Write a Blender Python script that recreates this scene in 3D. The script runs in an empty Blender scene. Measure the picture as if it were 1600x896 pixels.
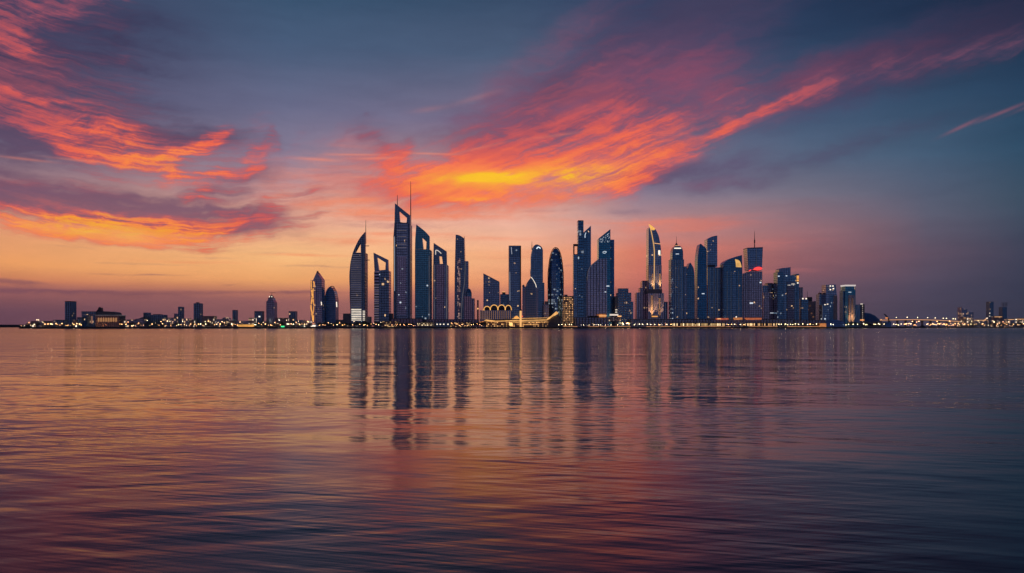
import bpy, bmesh, math, random
from mathutils import Vector, Matrix
R = math.radians
C = bpy.context.scene
COL = C.collection

# ---------------------------------------------------------------- camera
# real-size scene in metres: x right, y towards the city, z up, water at z = 0
EYE = 4.0            # eye height above the water
F = 1256.0           # focal length in units of 1/1600 of the picture width
HZ = 510.0           # row of the horizon in a 1600 x 896 picture
cam_d = bpy.data.cameras.new('camera')
cam = bpy.data.objects.new('camera', cam_d); COL.objects.link(cam)
cam.location = (0, 0, EYE); cam.rotation_euler = (R(90), 0, 0)
cam_d.sensor_width = 36.0; cam_d.lens = 36.0*F/1600.0
cam_d.shift_y = (HZ-448.0)/1600.0
cam_d.clip_start = 0.1; cam_d.clip_end = 100000
C.camera = cam
C.render.resolution_x, C.render.resolution_y = 1024, 573

C.view_settings.view_transform = 'Standard'; C.view_settings.look = 'None'
C.view_settings.exposure = 0.0; C.view_settings.gamma = 1.0
C.view_settings.use_curve_mapping = False
C.render.engine = 'CYCLES'
C.cycles.use_denoising = True
C.cycles.max_bounces = 6; C.cycles.glossy_bounces = 4; C.cycles.diffuse_bounces = 2
C.cycles.sample_clamp_indirect = 5
C.cycles.sample_clamp_direct = 12

SUN_AZ, SUN_EL = R(-1.5), R(-3.0)       # the sun has already set behind the city

# ---------------------------------------------------------------- node helpers
def lin(c):
    f = lambda v: v/12.92 if v <= 0.04045 else ((v+0.055)/1.055)**2.4
    return tuple(f(v/255.0) for v in c[:3]) + (1.0,)

class NT:
    """small helper for writing shader networks as expressions"""
    def __init__(self, tree): self.t = tree
    def node(self, typ, **kw):
        n = self.t.nodes.new(typ)
        for k, v in kw.items(): setattr(n, k, v)
        return n
    def put(self, sock, v):
        if isinstance(v, bpy.types.NodeSocket): self.t.links.new(v, sock)
        elif v is not None: sock.default_value = v
    def m(self, op, a, b=None, c=None, clamp=False):
        n = self.node('ShaderNodeMath', operation=op, use_clamp=clamp)
        self.put(n.inputs[0], a); self.put(n.inputs[1], b); self.put(n.inputs[2], c)
        return n.outputs[0]
    def add(self, *a):
        r = a[0]
        for b in a[1:]: r = self.m('ADD', r, b)
        return r
    def mul(self, *a):
        r = a[0]
        for b in a[1:]: r = self.m('MULTIPLY', r, b)
        return r
    def sub(self, a, b): return self.m('SUBTRACT', a, b)
    def madd(self, a, b, c): return self.m('MULTIPLY_ADD', a, b, c)
    def clamp(self, a): return self.m('ADD', a, 0.0, clamp=True)
    def rng(self, v, a, b, lo=0.0, hi=1.0, kind='LINEAR'):
        n = self.node('ShaderNodeMapRange', interpolation_type=kind, clamp=True)
        self.put(n.inputs[0], v); self.put(n.inputs[1], a); self.put(n.inputs[2], b)
        self.put(n.inputs[3], lo); self.put(n.inputs[4], hi)
        return n.outputs[0]
    def ss(self, v, a, b, lo=0.0, hi=1.0): return self.rng(v, a, b, lo, hi, 'SMOOTHSTEP')
    def vec(self, x, y, z=0.0):
        n = self.node('ShaderNodeCombineXYZ')
        for i, v in enumerate((x, y, z)): self.put(n.inputs[i], v)
        return n.outputs[0]
    def sep(self, v):
        n = self.node('ShaderNodeSeparateXYZ'); self.put(n.inputs[0], v)
        return n.outputs[0], n.outputs[1], n.outputs[2]
    def vm(self, op, a, b=None):
        n = self.node('ShaderNodeVectorMath', operation=op)
        self.put(n.inputs[0], a); self.put(n.inputs[1], b)
        return n.outputs['Value'] if op in ('LENGTH', 'DOT_PRODUCT', 'DISTANCE') else n.outputs[0]
    def noise(self, v, scale=1.0, detail=4.0, rough=0.5, lac=2.0, dist=0.0, colour=False):
        n = self.node('ShaderNodeTexNoise', noise_dimensions='3D')
        self.put(n.inputs['Vector'], v); n.inputs['Scale'].default_value = scale
        n.inputs['Detail'].default_value = detail; n.inputs['Roughness'].default_value = rough
        n.inputs['Lacunarity'].default_value = lac; n.inputs['Distortion'].default_value = dist
        return n.outputs['Color'] if colour else n.outputs['Fac']
    def mapping(self, v, loc=(0,0,0), rot=0.0, sc=(1,1,1), kind='TEXTURE'):
        n = self.node('ShaderNodeMapping', vector_type=kind)
        self.put(n.inputs[0], v); n.inputs[1].default_value = loc
        n.inputs[2].default_value = (0, 0, rot); n.inputs[3].default_value = sc
        return n.outputs[0]
    def ramp(self, fac, stops, kind='LINEAR'):
        n = self.node('ShaderNodeValToRGB'); cr = n.color_ramp; cr.interpolation = kind
        stops = sorted(stops, key=lambda s: s[0])
        while len(cr.elements) < len(stops): cr.elements.new(0.5)
        for e, (p, c) in zip(cr.elements, stops):
            e.position = p; e.color = c if len(c) == 4 else tuple(c)+(1,)
        self.put(n.inputs[0], fac)
        return n.outputs[0]
    def mix(self, f, a, b, kind='MIX'):
        n = self.node('ShaderNodeMix', data_type='RGBA', blend_type=kind)
        self.put(n.inputs[0], f); self.put(n.inputs[6], a); self.put(n.inputs[7], b)
        return n.outputs[2]

# ---------------------------------------------------------------- dusk sky
# everything in the sky is a function of the direction only: azimuth and elevation angle
def ang(px, py):
    """row and column of the photograph -> azimuth and elevation, both in units of 1/F radian"""
    az = math.atan((px-800)/F)
    el = math.atan((HZ-py)/F*math.cos(az))
    return az*F, el*F

world = bpy.data.worlds.new('World'); C.world = world
world.use_nodes = True
wt = world.node_tree; wt.nodes.clear(); n = NT(wt)
tc = n.node('ShaderNodeTexCoord')
dx, dy, dz = n.sep(tc.outputs['Generated'])
AZ = n.mul(n.m('ARCTAN2', dx, dy), F)
EL = n.mul(n.m('ARCSINE', dz), F)
P = n.vec(AZ, EL, 1.0)

TOP = 700.0
def column(rows, zenith=(30, 48, 80)):
    st = []
    for y, c in rows: st.append((max(0.0, (HZ-y)/TOP), lin(c)))
    st.append((1.0, lin(zenith)))
    return st
columns = [
 (-1500, [(0,(70,68,95)),(250,(85,80,108)),(400,(120,95,112)),(470,(105,84,105)),(510,(92,78,100))]),
 (20,  [(0,(58,60,88)),(100,(62,62,92)),(200,(80,76,106)),(270,(118,112,132)),(330,(165,122,126)),(375,(234,164,122)),(425,(246,166,104)),(449,(214,130,96)),(462,(166,102,100)),(490,(126,82,96)),(510,(122,80,94))]),
 (450, [(0,(46,77,105)),(100,(72,92,122)),(190,(105,108,138)),(250,(135,124,148)),(300,(186,150,156)),(350,(246,182,150)),(400,(255,194,132)),(440,(252,176,112)),(460,(206,130,104)),(474,(170,108,104)),(510,(160,102,100))]),
 (800, [(0,(48,70,98)),(100,(76,92,120)),(200,(125,112,138)),(300,(226,162,142)),(350,(246,188,166)),(400,(253,182,136)),(440,(246,160,116)),(465,(212,132,110)),(510,(184,114,106))]),
 (1000,[(0,(44,60,92)),(100,(66,76,108)),(200,(90,95,125)),(300,(132,124,146)),(350,(190,142,142)),(395,(226,130,108)),(445,(200,114,104)),(480,(168,102,104)),(510,(154,96,100))]),
 (1250,[(0,(30,48,78)),(100,(42,62,92)),(200,(66,88,118)),(270,(88,103,128)),(320,(120,113,130)),(372,(160,112,118)),(410,(150,98,105)),(450,(120,88,102)),(510,(98,80,97))]),
 (1450,[(0,(25,40,68)),(100,(32,50,78)),(200,(50,75,103)),(270,(68,92,118)),(350,(92,95,115)),(410,(98,82,100)),(460,(82,75,96)),(510,(78,73,94))]),
 (1620,[(0,(20,34,60)),(100,(24,42,68)),(200,(36,62,90)),(270,(42,74,100)),(340,(56,78,98)),(420,(58,64,86)),(510,(50,57,78))]),
 (6500,[(0,(28,44,76)),(250,(38,58,94)),(400,(62,86,116)),(470,(90,97,126)),(510,(108,101,124))]),
]
ee = n.m('DIVIDE', EL, TOP)
cloud_v = n.mapping(P, sc=(520, 60, 1))
wob = n.mul(n.sub(n.noise(cloud_v, 1.0, 3.0, 0.55), 0.5), 0.05)
ee = n.add(ee, n.mul(wob, n.ss(ee, 0.02, 0.12)))
base = None; prev = None
for px, rows in columns:
    a = ang(px, 400)[0]
    c = n.ramp(ee, column(rows))
    base = c if base is None else n.mix(n.rng(AZ, prev, a), base, c)
    prev = a

# ---- clouds: soft brushes in angle space, roughened by fibrous noise
warpc = n.noise(n.mapping(P, sc=(90, 60, 1)), 1.0, 3.0, 0.55, colour=True)
warp = n.vm('SUBTRACT', warpc, (0.5, 0.5, 0.5))
PW = n.vm('ADD', P, n.vm('MULTIPLY', warp, (70, 38, 0)))
warpf = n.vm('SUBTRACT', n.noise(n.mapping(P, sc=(26, 14, 1)), 1.0, 3.0, 0.6, colour=True), (0.5, 0.5, 0.5))
PW = n.vm('ADD', PW, n.vm('MULTIPLY', warpf, (18, 10, 0)))

def brushes(v, lst):
    """sum of soft elliptical brushes (column, row, length, width, degrees rising to the right, weight)"""
    r = None
    for (px, py, rx, ry, rot, w) in lst:
        a, e = ang(px, py); c, s_ = math.cos(R(rot)), math.sin(R(rot))
        u = n.vm('DOT_PRODUCT', v, (c/rx, s_/rx, -(a*c+e*s_)/rx))
        t = n.vm('DOT_PRODUCT', v, (-s_/ry, c/ry, -(-a*s_+e*c)/ry))
        g = n.m('POWER', 0.045, n.madd(t, t, n.mul(u, u)))
        r = n.madd(g, w, 0.0 if r is None else r)
    return r
def stroke(pts, r, w=1.0, stretch=1.25):
    """chain of brushes along a curve given in picture rows and columns"""
    out = []
    for (x0, y0), (x1, y1) in zip(pts, pts[1:]):
        L = math.hypot(x1-x0, y1-y0)
        out.append(((x0+x1)/2, (y0+y1)/2, L/2*stretch+r*0.6, r, math.degrees(math.atan2(y0-y1, x1-x0)), w))
    return out

# fibres of the left bank: shallow bowls;  of the right bank: rising to the right
PF = n.vm('ADD', P, n.vm('MULTIPLY', warp, (60, 7, 0)))
ax, ex, _ = n.sep(n.vm('ADD', P, n.vm('ADD', n.vm('MULTIPLY', warp, (30, 20, 0)), n.vm('MULTIPLY', warpf, (6, 5, 0)))))
dxl = n.sub(ax, ang(230, 250)[0])
PL = n.vec(ax, n.madd(n.mul(dxl, dxl), -0.00055, ex), 1.0)
PQ = n.vm('ADD', P, n.vm('ADD', n.vm('MULTIPLY', warp, (30, 16, 0)), n.vm('MULTIPLY', warpf, (6, 4, 0))))
fibL = n.noise(n.mapping(PL, rot=R(-3), sc=(170, 8.5, 1)), 1.0, 7.0, 0.66)
fibL2 = n.noise(n.mapping(PL, (300, 90, 0), R(-3), (260, 30, 1)), 1.0, 4.0, 0.55)
fibR = n.noise(n.mapping(PQ, (50, 20, 0), R(20), (190, 13, 1)), 1.0, 6.0, 0.6)
fibR2 = n.noise(n.mapping(PW, (150, 20, 0), R(25), (320, 46, 1)), 1.0, 4.0, 0.55)
fibH = n.noise(n.mapping(PF, (10, 70, 0), R(1), (190, 10, 1)), 1.0, 6.0, 0.6)

ragged = n.noise(n.mapping(PW, (0, 0, 0), R(6), (46, 13, 1)), 1.0, 7.0, 0.66)

def body(field, fib, amt, lo, hi, add=0.0):
    """density: the brush field, streaked by the fibres, through a soft threshold"""
    fib = n.madd(fib, 0.62, n.mul(ragged, 0.38))
    m_ = n.madd(n.ss(fib, 0.3, 0.7), 2*amt, 1.0-amt)
    f = n.mul(field, m_)
    if add: f = n.madd(n.sub(fib, 0.5), add, f)
    return n.ss(f, lo, hi)

# dusky purple banks
darkL = brushes(PW, [(20,190,300,90,-10,0.8),(260,205,230,70,-6,0.65),(70,318,330,46,-4,1.0),(300,345,260,36,-4,0.8),(60,225,130,26,-6,0.45),
                     (150,70,260,90,6,0.75),(400,285,120,50,14,0.45),(430,335,170,24,8,0.4),(-60,80,200,160,0,0.5),(340,300,90,30,6,0.4),(-60,260,120,40,0,0.3)])
darkR = brushes(PW, [(985,120,420,150,24,0.85),(1080,40,420,80,20,0.55),(1370,110,400,80,14,0.7),(1080,268,190,34,6,0.85),(1000,272,90,20,0,0.6),
                     (1350,225,260,30,13,0.65),(1520,50,280,70,14,0.5),(780,190,240,80,24,0.5),(1130,292,190,26,2,0.4),(980,335,110,14,2,0.45),(520,205,150,40,0,0.3)])
dL = body(darkL, fibL2, 0.5, 0.12, 0.95)
dR = body(darkR, fibR2, 0.4, 0.08, 1.0)
# the glowing undersides
warmL = brushes(PW, stroke([(-80,30),(20,22),(100,2),(200,-30)], 46, 0.85)
   + stroke([(-40,50),(10,62),(60,80)], 34, 0.5) + stroke([(-20,70),(70,92),(170,96),(230,84)], 17, 0.52) + [(130,55,130,40,12,0.28)]
   + stroke([(-30,105),(60,122),(130,132)], 11, 0.5) + stroke([(70,112),(150,128),(215,137)], 8, 0.4)
   + stroke([(-20,145),(70,156),(150,162)], 8, 0.62)
   + stroke([(-30,160),(80,180),(190,198),(240,215)], 40, 0.62) + stroke([(0,180),(110,205),(220,222)], 22, 0.4)
   + stroke([(90,222),(150,243),(240,252),(310,236),(360,203)], 22, 0.95) + stroke([(300,225),(335,215),(358,200)], 14, 0.4)
   + stroke([(110,262),(200,280),(270,288)], 12, 0.6)
   + stroke([(240,272),(310,280),(380,262),(420,222)], 20, 1.0) + stroke([(300,300),(370,292),(425,240)], 20, 0.8) + stroke([(405,250),(422,225),(424,195)], 14, 0.5)
   + stroke([(275,312),(350,316)], 10, 0.75)
   + stroke([(-60,325),(50,345),(150,355),(260,370)], 34, 0.95) + stroke([(60,362),(240,380),(380,388)], 20, 0.9)
   + stroke([(180,350),(300,352),(390,338),(450,312),(520,296)], 24, 0.75) + stroke([(400,372),(470,345),(520,325)], 18, 0.4)
   + [(50,178,170,60,-8,0.3),(280,238,120,44,6,0.3),(330,365,260,30,-3,0.55),(470,345,180,26,4,0.35),(60,292,160,10,-3,0.3)])
warmR = brushes(PW, stroke([(545,250),(640,256),(740,285)], 24, 0.5) + [(605,238,80,50,-32,0.62),(632,232,50,22,55,0.7),(585,218,60,20,-40,0.45),(577,178,34,12,10,0.45),(545,212,40,12,35,0.35),(610,300,190,60,-6,0.34),(700,330,220,44,0,0.42),(560,285,90,30,0,0.25),(735,312,60,8,-4,0.5)]
   + [(650,285,170,46,-4,0.5),(790,268,200,50,4,0.75),(900,258,220,80,8,0.8),(955,292,110,30,6,0.6),(790,312,230,28,-2,0.5),(700,300,150,26,0,0.4)]
   + stroke([(680,265),(790,215),(890,172),(1000,130)], 90, 0.55) + [(950,185,110,70,28,0.6),(1010,220,110,62,28,0.55),(830,215,170,80,30,0.5),(740,240,130,60,20,0.35),(880,150,160,60,25,0.25)]
   + stroke([(950,312),(1025,258),(1100,218),(1180,182),(1250,152),(1310,124)], 30, 0.72)
   + stroke([(1000,205),(1090,165),(1190,125)], 52, 0.42) + stroke([(1210,165),(1320,118),(1450,92),(1560,66),(1700,24)], 26, 0.5)
   + stroke([(1330,130),(1460,98),(1640,62)], 22, 0.35) + [(1150,190,90,30,24,0.3)]
   + stroke([(820,160),(900,110),(1000,60)], 40, 0.28) + stroke([(1000,100),(1110,60)], 40, 0.2))
streaks = brushes(P, stroke([(458,249),(540,250),(640,245)], 4, 0.45) + stroke([(500,244),(620,240),(730,241)], 3, 0.4)
   + stroke([(1478,208),(1530,187),(1600,165),(1700,130)], 4, 0.5) + stroke([(640,176),(700,166),(790,140)], 7, 0.1)
   + stroke([(690,245),(800,220),(930,205)], 4, 0.25) + stroke([(0,248),(80,250),(170,252)], 3, 0.3) + stroke([(540,278),(600,276)], 3, 0.25))
wL = body(warmL, fibL, 0.85, 0.0, 1.4, 0.10)
wR = body(warmR, fibR, 0.55, 0.0, 1.42, 0.10)
flat = body(brushes(PF, [(560,330,190,24,0,0.5),(700,335,240,24,2,0.5),(900,345,200,24,-2,0.35),(560,378,170,18,0,0.4),(820,398,250,18,0,0.35),
                          (460,300,90,14,16,0.4),(560,312,120,10,6,0.4),(640,366,200,7,1,0.5),(480,400,200,6,0,0.45),(760,372,180,8,-1,0.45),(300,410,240,5,0,0.4),(1080,352,210,26,2,0.7),(1160,385,220,20,2,0.5),(1180,425,200,12,0,0.4),(1050,420,160,20,0,0.4)]), fibH, 0.6, 0.1, 0.9)
low = body(brushes(PF, [(110,457,360,9,-1,0.8),(20,441,90,9,-2,0.8),(350,457,260,6,0,0.5),(250,430,60,4,0,0.55),(160,428,60,4,0,0.4),(100,385,110,4,-3,0.4),(480,456,90,5,0,0.45),
                        (420,396,70,6,0,0.4),(510,438,26,3,0,0.45),(360,446,26,3,0,0.4),(560,350,110,12,0,0.4),(640,352,110,12,0,0.6),(860,330,110,8,0,0.5),(700,390,180,5,0,0.35),(330,404,160,5,0,0.45),(520,418,200,5,0,0.4),(900,415,200,6,0,0.35),(200,412,200,4,0,0.35),(590,338,120,7,2,0.4),(1300,430,240,10,0,0.4)]),
           fibH, 0.6, 0.15, 0.85)
# how strongly the low sun lights the undersides
heat = n.clamp(brushes(P, [(760,280,430,160,6,0.38),(755,277,85,12,2,0.42),(840,276,220,36,4,0.3),(735,312,60,7,0,0.14),(930,285,90,40,0,0.12),(640,265,200,70,0,0.26),(250,250,330,130,0,0.5),(330,375,420,60,-2,0.45),(60,350,260,56,0,0.4),
                           (40,90,360,140,0,0.22),(985,240,280,160,20,0.32),(1180,180,260,120,20,0.26),(1500,90,330,120,10,0.04),(1530,185,160,60,20,0.22),(820,330,420,60,0,0.25)]))

purple = n.ramp(n.rng(EL, 60, 480), [(0.0, lin((140,90,104))),(0.25, lin((122,84,108))),(0.42, lin((94,74,102))),(0.62, lin((64,58,88))),(1.0, lin((54,52,82)))])
sky = n.mix(n.mul(dL, 0.9), base, purple)
purpR = n.ramp(n.rng(EL, 150, 500), [(0.0, lin((96,86,114))),(0.45, lin((92,74,108))),(1.0, lin((62,60,88)))])
sky = n.mix(n.mul(dR, 0.8, n.rng(AZ, ang(1250,200)[0], ang(1700,200)[0], 1.0, 0.75)), sky, n.mix(n.rng(AZ, ang(1150,200)[0], ang(1600,200)[0]), purpR, lin((50,48,76))))
warmcol = lambda k: n.ramp(k, [(0.0, lin((92,70,98))),(0.2, lin((148,80,100))),(0.38, lin((205,90,92))),(0.55, lin((240,104,80))),(0.7, lin((254,132,72))),(0.85, lin((255,160,58))),(1.0, lin((255,196,30)))])
# thin coloured veils round the bright clouds
veil = body(brushes(PW, stroke([(700,240),(840,165),(1000,110),(1160,95)], 80, 0.6) + stroke([(1050,190),(1200,135),(1350,100),(1560,60)], 50, 0.55) + [(960,200,200,90,25,0.4),(880,60,260,60,30,0.3),(1110,290,170,20,2,0.35)]), fibR2, 0.45, 0.05, 1.15)
sky = n.mix(n.mul(veil, 0.85), sky, n.ramp(n.rng(AZ, ang(700,200)[0], ang(1500,200)[0]), [(0.0, lin((176,104,124))),(0.35, lin((176,84,106))),(0.6, lin((138,74,100))),(1.0, lin((88,54,80)))]))
veil2 = body(brushes(PW, [(600,275,190,80,-6,0.75),(720,320,260,50,0,0.65),(500,305,150,60,10,0.6),(440,270,110,40,20,0.35),(860,310,180,30,0,0.5),(560,215,80,40,30,0.3)]), fibH, 0.5, 0.05, 1.1)
sky = n.mix(n.mul(veil2, 0.75), sky, n.ramp(n.rng(EL, 120, 320), [(0.0, lin((244,166,130))),(0.5, lin((232,146,128))),(1.0, lin((176,110,128)))]))
veil3 = body(brushes(PW, [(60,120,260,70,-4,0.5),(140,190,240,50,-8,0.5),(280,250,170,50,8,0.5),(120,330,260,30,-3,0.5),(400,320,140,40,14,0.4),(400,205,70,40,55,0.35),(455,230,90,22,58,0.32),(540,250,110,26,24,0.36),(520,205,70,20,30,0.25),(480,285,120,20,14,0.35),(70,290,200,16,-3,0.4)]), fibL, 0.8, 0.1, 1.0)
sky = n.mix(n.mul(veil3, 0.6), sky, n.ramp(n.rng(EL, 150, 440), [(0.0, lin((206,116,110))),(0.4, lin((172,92,106))),(1.0, lin((126,68,88)))]))
kL = n.mul(heat, n.madd(wL, 0.8, 0.5))
sky = n.mix(n.mul(wL, n.ss(fibL2, 0.25, 0.6, 0.5, 1.0)), sky, warmcol(n.add(kL, n.mul(n.sub(fibL, 0.5), 0.5), n.mul(n.sub(ragged, 0.5), 0.5))))
kR = n.mul(heat, n.madd(wR, 0.6, 0.5))
sky = n.mix(n.mul(wR, 0.95), sky, warmcol(n.add(kR, n.mul(n.sub(fibR, 0.5), 0.4), n.mul(n.sub(ragged, 0.5), 0.35))))
sky = n.mix(n.mul(flat, 0.75), sky, n.ramp(n.rng(AZ, ang(500,300)[0], ang(1300,300)[0]), [(0.0, lin((250,138,96))),(0.5, lin((244,140,108))),(1.0, lin((186,108,114)))]))
sky = n.mix(n.mul(low, 0.6), sky, n.mix(n.rng(EL, 40, 150), lin((112,72,92)), lin((178,118,124))))
sky = n.mix(n.clamp(streaks), sky, n.ramp(n.rng(AZ, ang(700,200)[0], ang(1500,200)[0]), [(0, lin((252,142,108))),(1, lin((150,92,108)))]))
# fine mottling of the high haze
sky = n.mix(1.0, sky, n.ramp(n.noise(n.mapping(PW, sc=(120,20,1)), 1.0, 5.0, 0.6), [(0.25,(0.93,0.93,0.94,1)),(0.75,(1.07,1.07,1.06,1))]), 'MULTIPLY')
# below the horizon
sky = n.mix(n.rng(dz, 0.0, -0.05), sky, lin((40,46,66)))

bg = n.node('ShaderNodeBackground'); n.put(bg.inputs[0], sky); bg.inputs[1].default_value = 1.0
nis = n.node('ShaderNodeTexSky'); nis.sky_type = 'NISHITA'; nis.sun_disc = False
nis.sun_elevation = SUN_EL; nis.sun_rotation = SUN_AZ; nis.altitude = 5.0; nis.dust_density = 2.5
bg2 = n.node('ShaderNodeBackground'); n.put(bg2.inputs[0], nis.outputs[0]); bg2.inputs[1].default_value = 0.015
sh = n.node('ShaderNodeAddShader'); wt.links.new(bg.outputs[0], sh.inputs[0]); wt.links.new(bg2.outputs[0], sh.inputs[1])
out = n.node('ShaderNodeOutputWorld'); wt.links.new(sh.outputs[0], out.inputs[0])
world.cycles.sampling_method = 'MANUAL'; world.cycles.sample_map_resolution = 512

sun_d = bpy.data.lights.new('sun', 'SUN'); sun_d.energy = 0.5; sun_d.angle = R(6); sun_d.color = (1.0, 0.55, 0.28)
sun = bpy.data.objects.new('sun', sun_d); COL.objects.link(sun)
sun.location = (0, 2000, 400)
sd = Vector((math.sin(SUN_AZ)*math.cos(SUN_EL), math.cos(SUN_AZ)*math.cos(SUN_EL), math.sin(SUN_EL)))
sun.rotation_euler = sd.to_track_quat('Z', 'Y').to_euler()

# ---------------------------------------------------------------- materials
def material(name):
    m = bpy.data.materials.new(name); m.use_nodes = True
    m.node_tree.nodes.clear()
    k = NT(m.node_tree)
    o = k.node('ShaderNodeOutputMaterial'); b = k.node('ShaderNodeBsdfPrincipled')
    m.node_tree.links.new(b.outputs[0], o.inputs[0])
    return m, k, b

def water_material():
    m, k, b = material('sea_water')
    g = k.node('ShaderNodeNewGeometry'); p = g.outputs['Position']
    b.inputs['Base Color'].default_value = (0.004, 0.018, 0.045, 1)
    b.inputs['IOR'].default_value = 1.33
    _, py, _ = k.sep(p)
    # broad patches of calmer and livelier water
    patch = k.ss(k.noise(k.mapping(p, sc=(26, 60, 1)), 1.0, 3.0, 0.55), 0.3, 0.7, 0.4, 1.25)
    fine = k.ss(k.noise(k.mapping(p, (40, 9, 0), R(20), sc=(9, 22, 1)), 1.0, 2.0, 0.5), 0.35, 0.68, 0.15, 1.3)
    swell = k.mul(k.sub(k.noise(k.mapping(p, rot=R(5), sc=(2.8, 2.1, 1)), 1.0, 2.0, 0.45), 0.5), 0.07)
    swell2 = k.mul(k.sub(k.noise(k.mapping(p, (31, 7, 0), R(-20), (4.2, 1.2, 1)), 1.0, 2.0, 0.45), 0.5), 0.045)
    rip = k.mul(k.sub(k.noise(k.mapping(p, (11, 3, 0), R(13), (6.5, 0.75, 1)), 1.0, 2.0, 0.45), 0.5), 0.028)
    rip2 = k.mul(k.sub(k.noise(k.mapping(p, (5, 13, 0), R(-17), (4.5, 0.36, 1)), 1.0, 2.0, 0.45), 0.5), 0.018)
    big = k.mul(k.sub(k.noise(k.mapping(p, (70, 13, 0), R(-8), (26, 11, 1)), 1.0, 1.0, 0.5), 0.5), 0.26)
    h = k.add(k.mul(k.add(swell, swell2), patch), k.mul(k.add(rip, rip2), fine), big)
    h = k.mul(h, k.rng(py, 60, 700, 1.0, 0.2))
    bump = k.node('ShaderNodeBump'); bump.inputs['Strength'].default_value = 1.0
    bump.inputs['Distance'].default_value = 1.0
    k.put(bump.inputs['Height'], h)
    k.put(b.inputs['Normal'], bump.outputs[0])
    # a light breeze ruffles the water off the near shore; farther out only sub-pixel ripples remain
    k.put(b.inputs['Roughness'], k.add(k.rng(py, 12, 27, 0.18, 0.125), k.rng(py, 25, 42, 0.0, -0.05), k.rng(py, 70, 500, 0.0, 0.105)))
    return m

def mesh_obj(name, bm, m=None, parent=None):
    me = bpy.data.meshes.new(name); bm.to_mesh(me); bm.free()
    if m: me.materials.append(m)
    o = bpy.data.objects.new(name, me); COL.objects.link(o)
    if parent: o.parent = parent
    return o
def struct(o): o['kind'] = 'structure'; return o

bm = bmesh.new()
ys = [-3000, -1200, -300, 0, 60, 200, 500, 1000, 1600, 3000, 6000, 12000]
xs = [-12000, -4000, -1200, -300, 0, 300, 1200, 4000, 12000]
gv = [[bm.verts.new((x, y, 0)) for x in xs] for y in ys]
for j in range(len(ys)-1):
    for i in range(len(xs)-1):
        bm.faces.new((gv[j][i], gv[j][i+1], gv[j+1][i+1], gv[j+1][i]))
struct(mesh_obj('water', bm, water_material()))

# ---------------------------------------------------------------- building kit
GZ = 2.2                                             # height of the quay and the land above the water
_shore = [(-400,1250),(0,1290),(480,1400),(700,1540),(800,1570),(1050,1582),(1300,1600),(1350,1640),(1480,2000),(1620,2250),(2200,2600)]
def shore(px):
    for (a, ya), (b, yb) in zip(_shore, _shore[1:]):
        if px <= b: return ya+(yb-ya)*(px-a)/(b-a)
    return _shore[-1][1]
def X(px, Y): return (px-800)/F*Y
def Z(py, Y): return EYE+(HZ-py)/F*Y

def smooth(pts, k=6):
    """Catmull-Rom through the points"""
    p = [pts[0]]+list(pts)+[pts[-1]]; out = []
    for i in range(1, len(p)-2):
        a, b, c, d = p[i-1], p[i], p[i+1], p[i+2]
        for j in range(k):
            t = j/k
            out.append(tuple(0.5*(2*b[q]+(c[q]-a[q])*t+(2*a[q]-5*b[q]+4*c[q]-d[q])*t*t+(3*b[q]-a[q]-3*c[q]+d[q])*t**3) for q in (0, 1)))
    out.append(tuple(pts[-1]))
    return out

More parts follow.
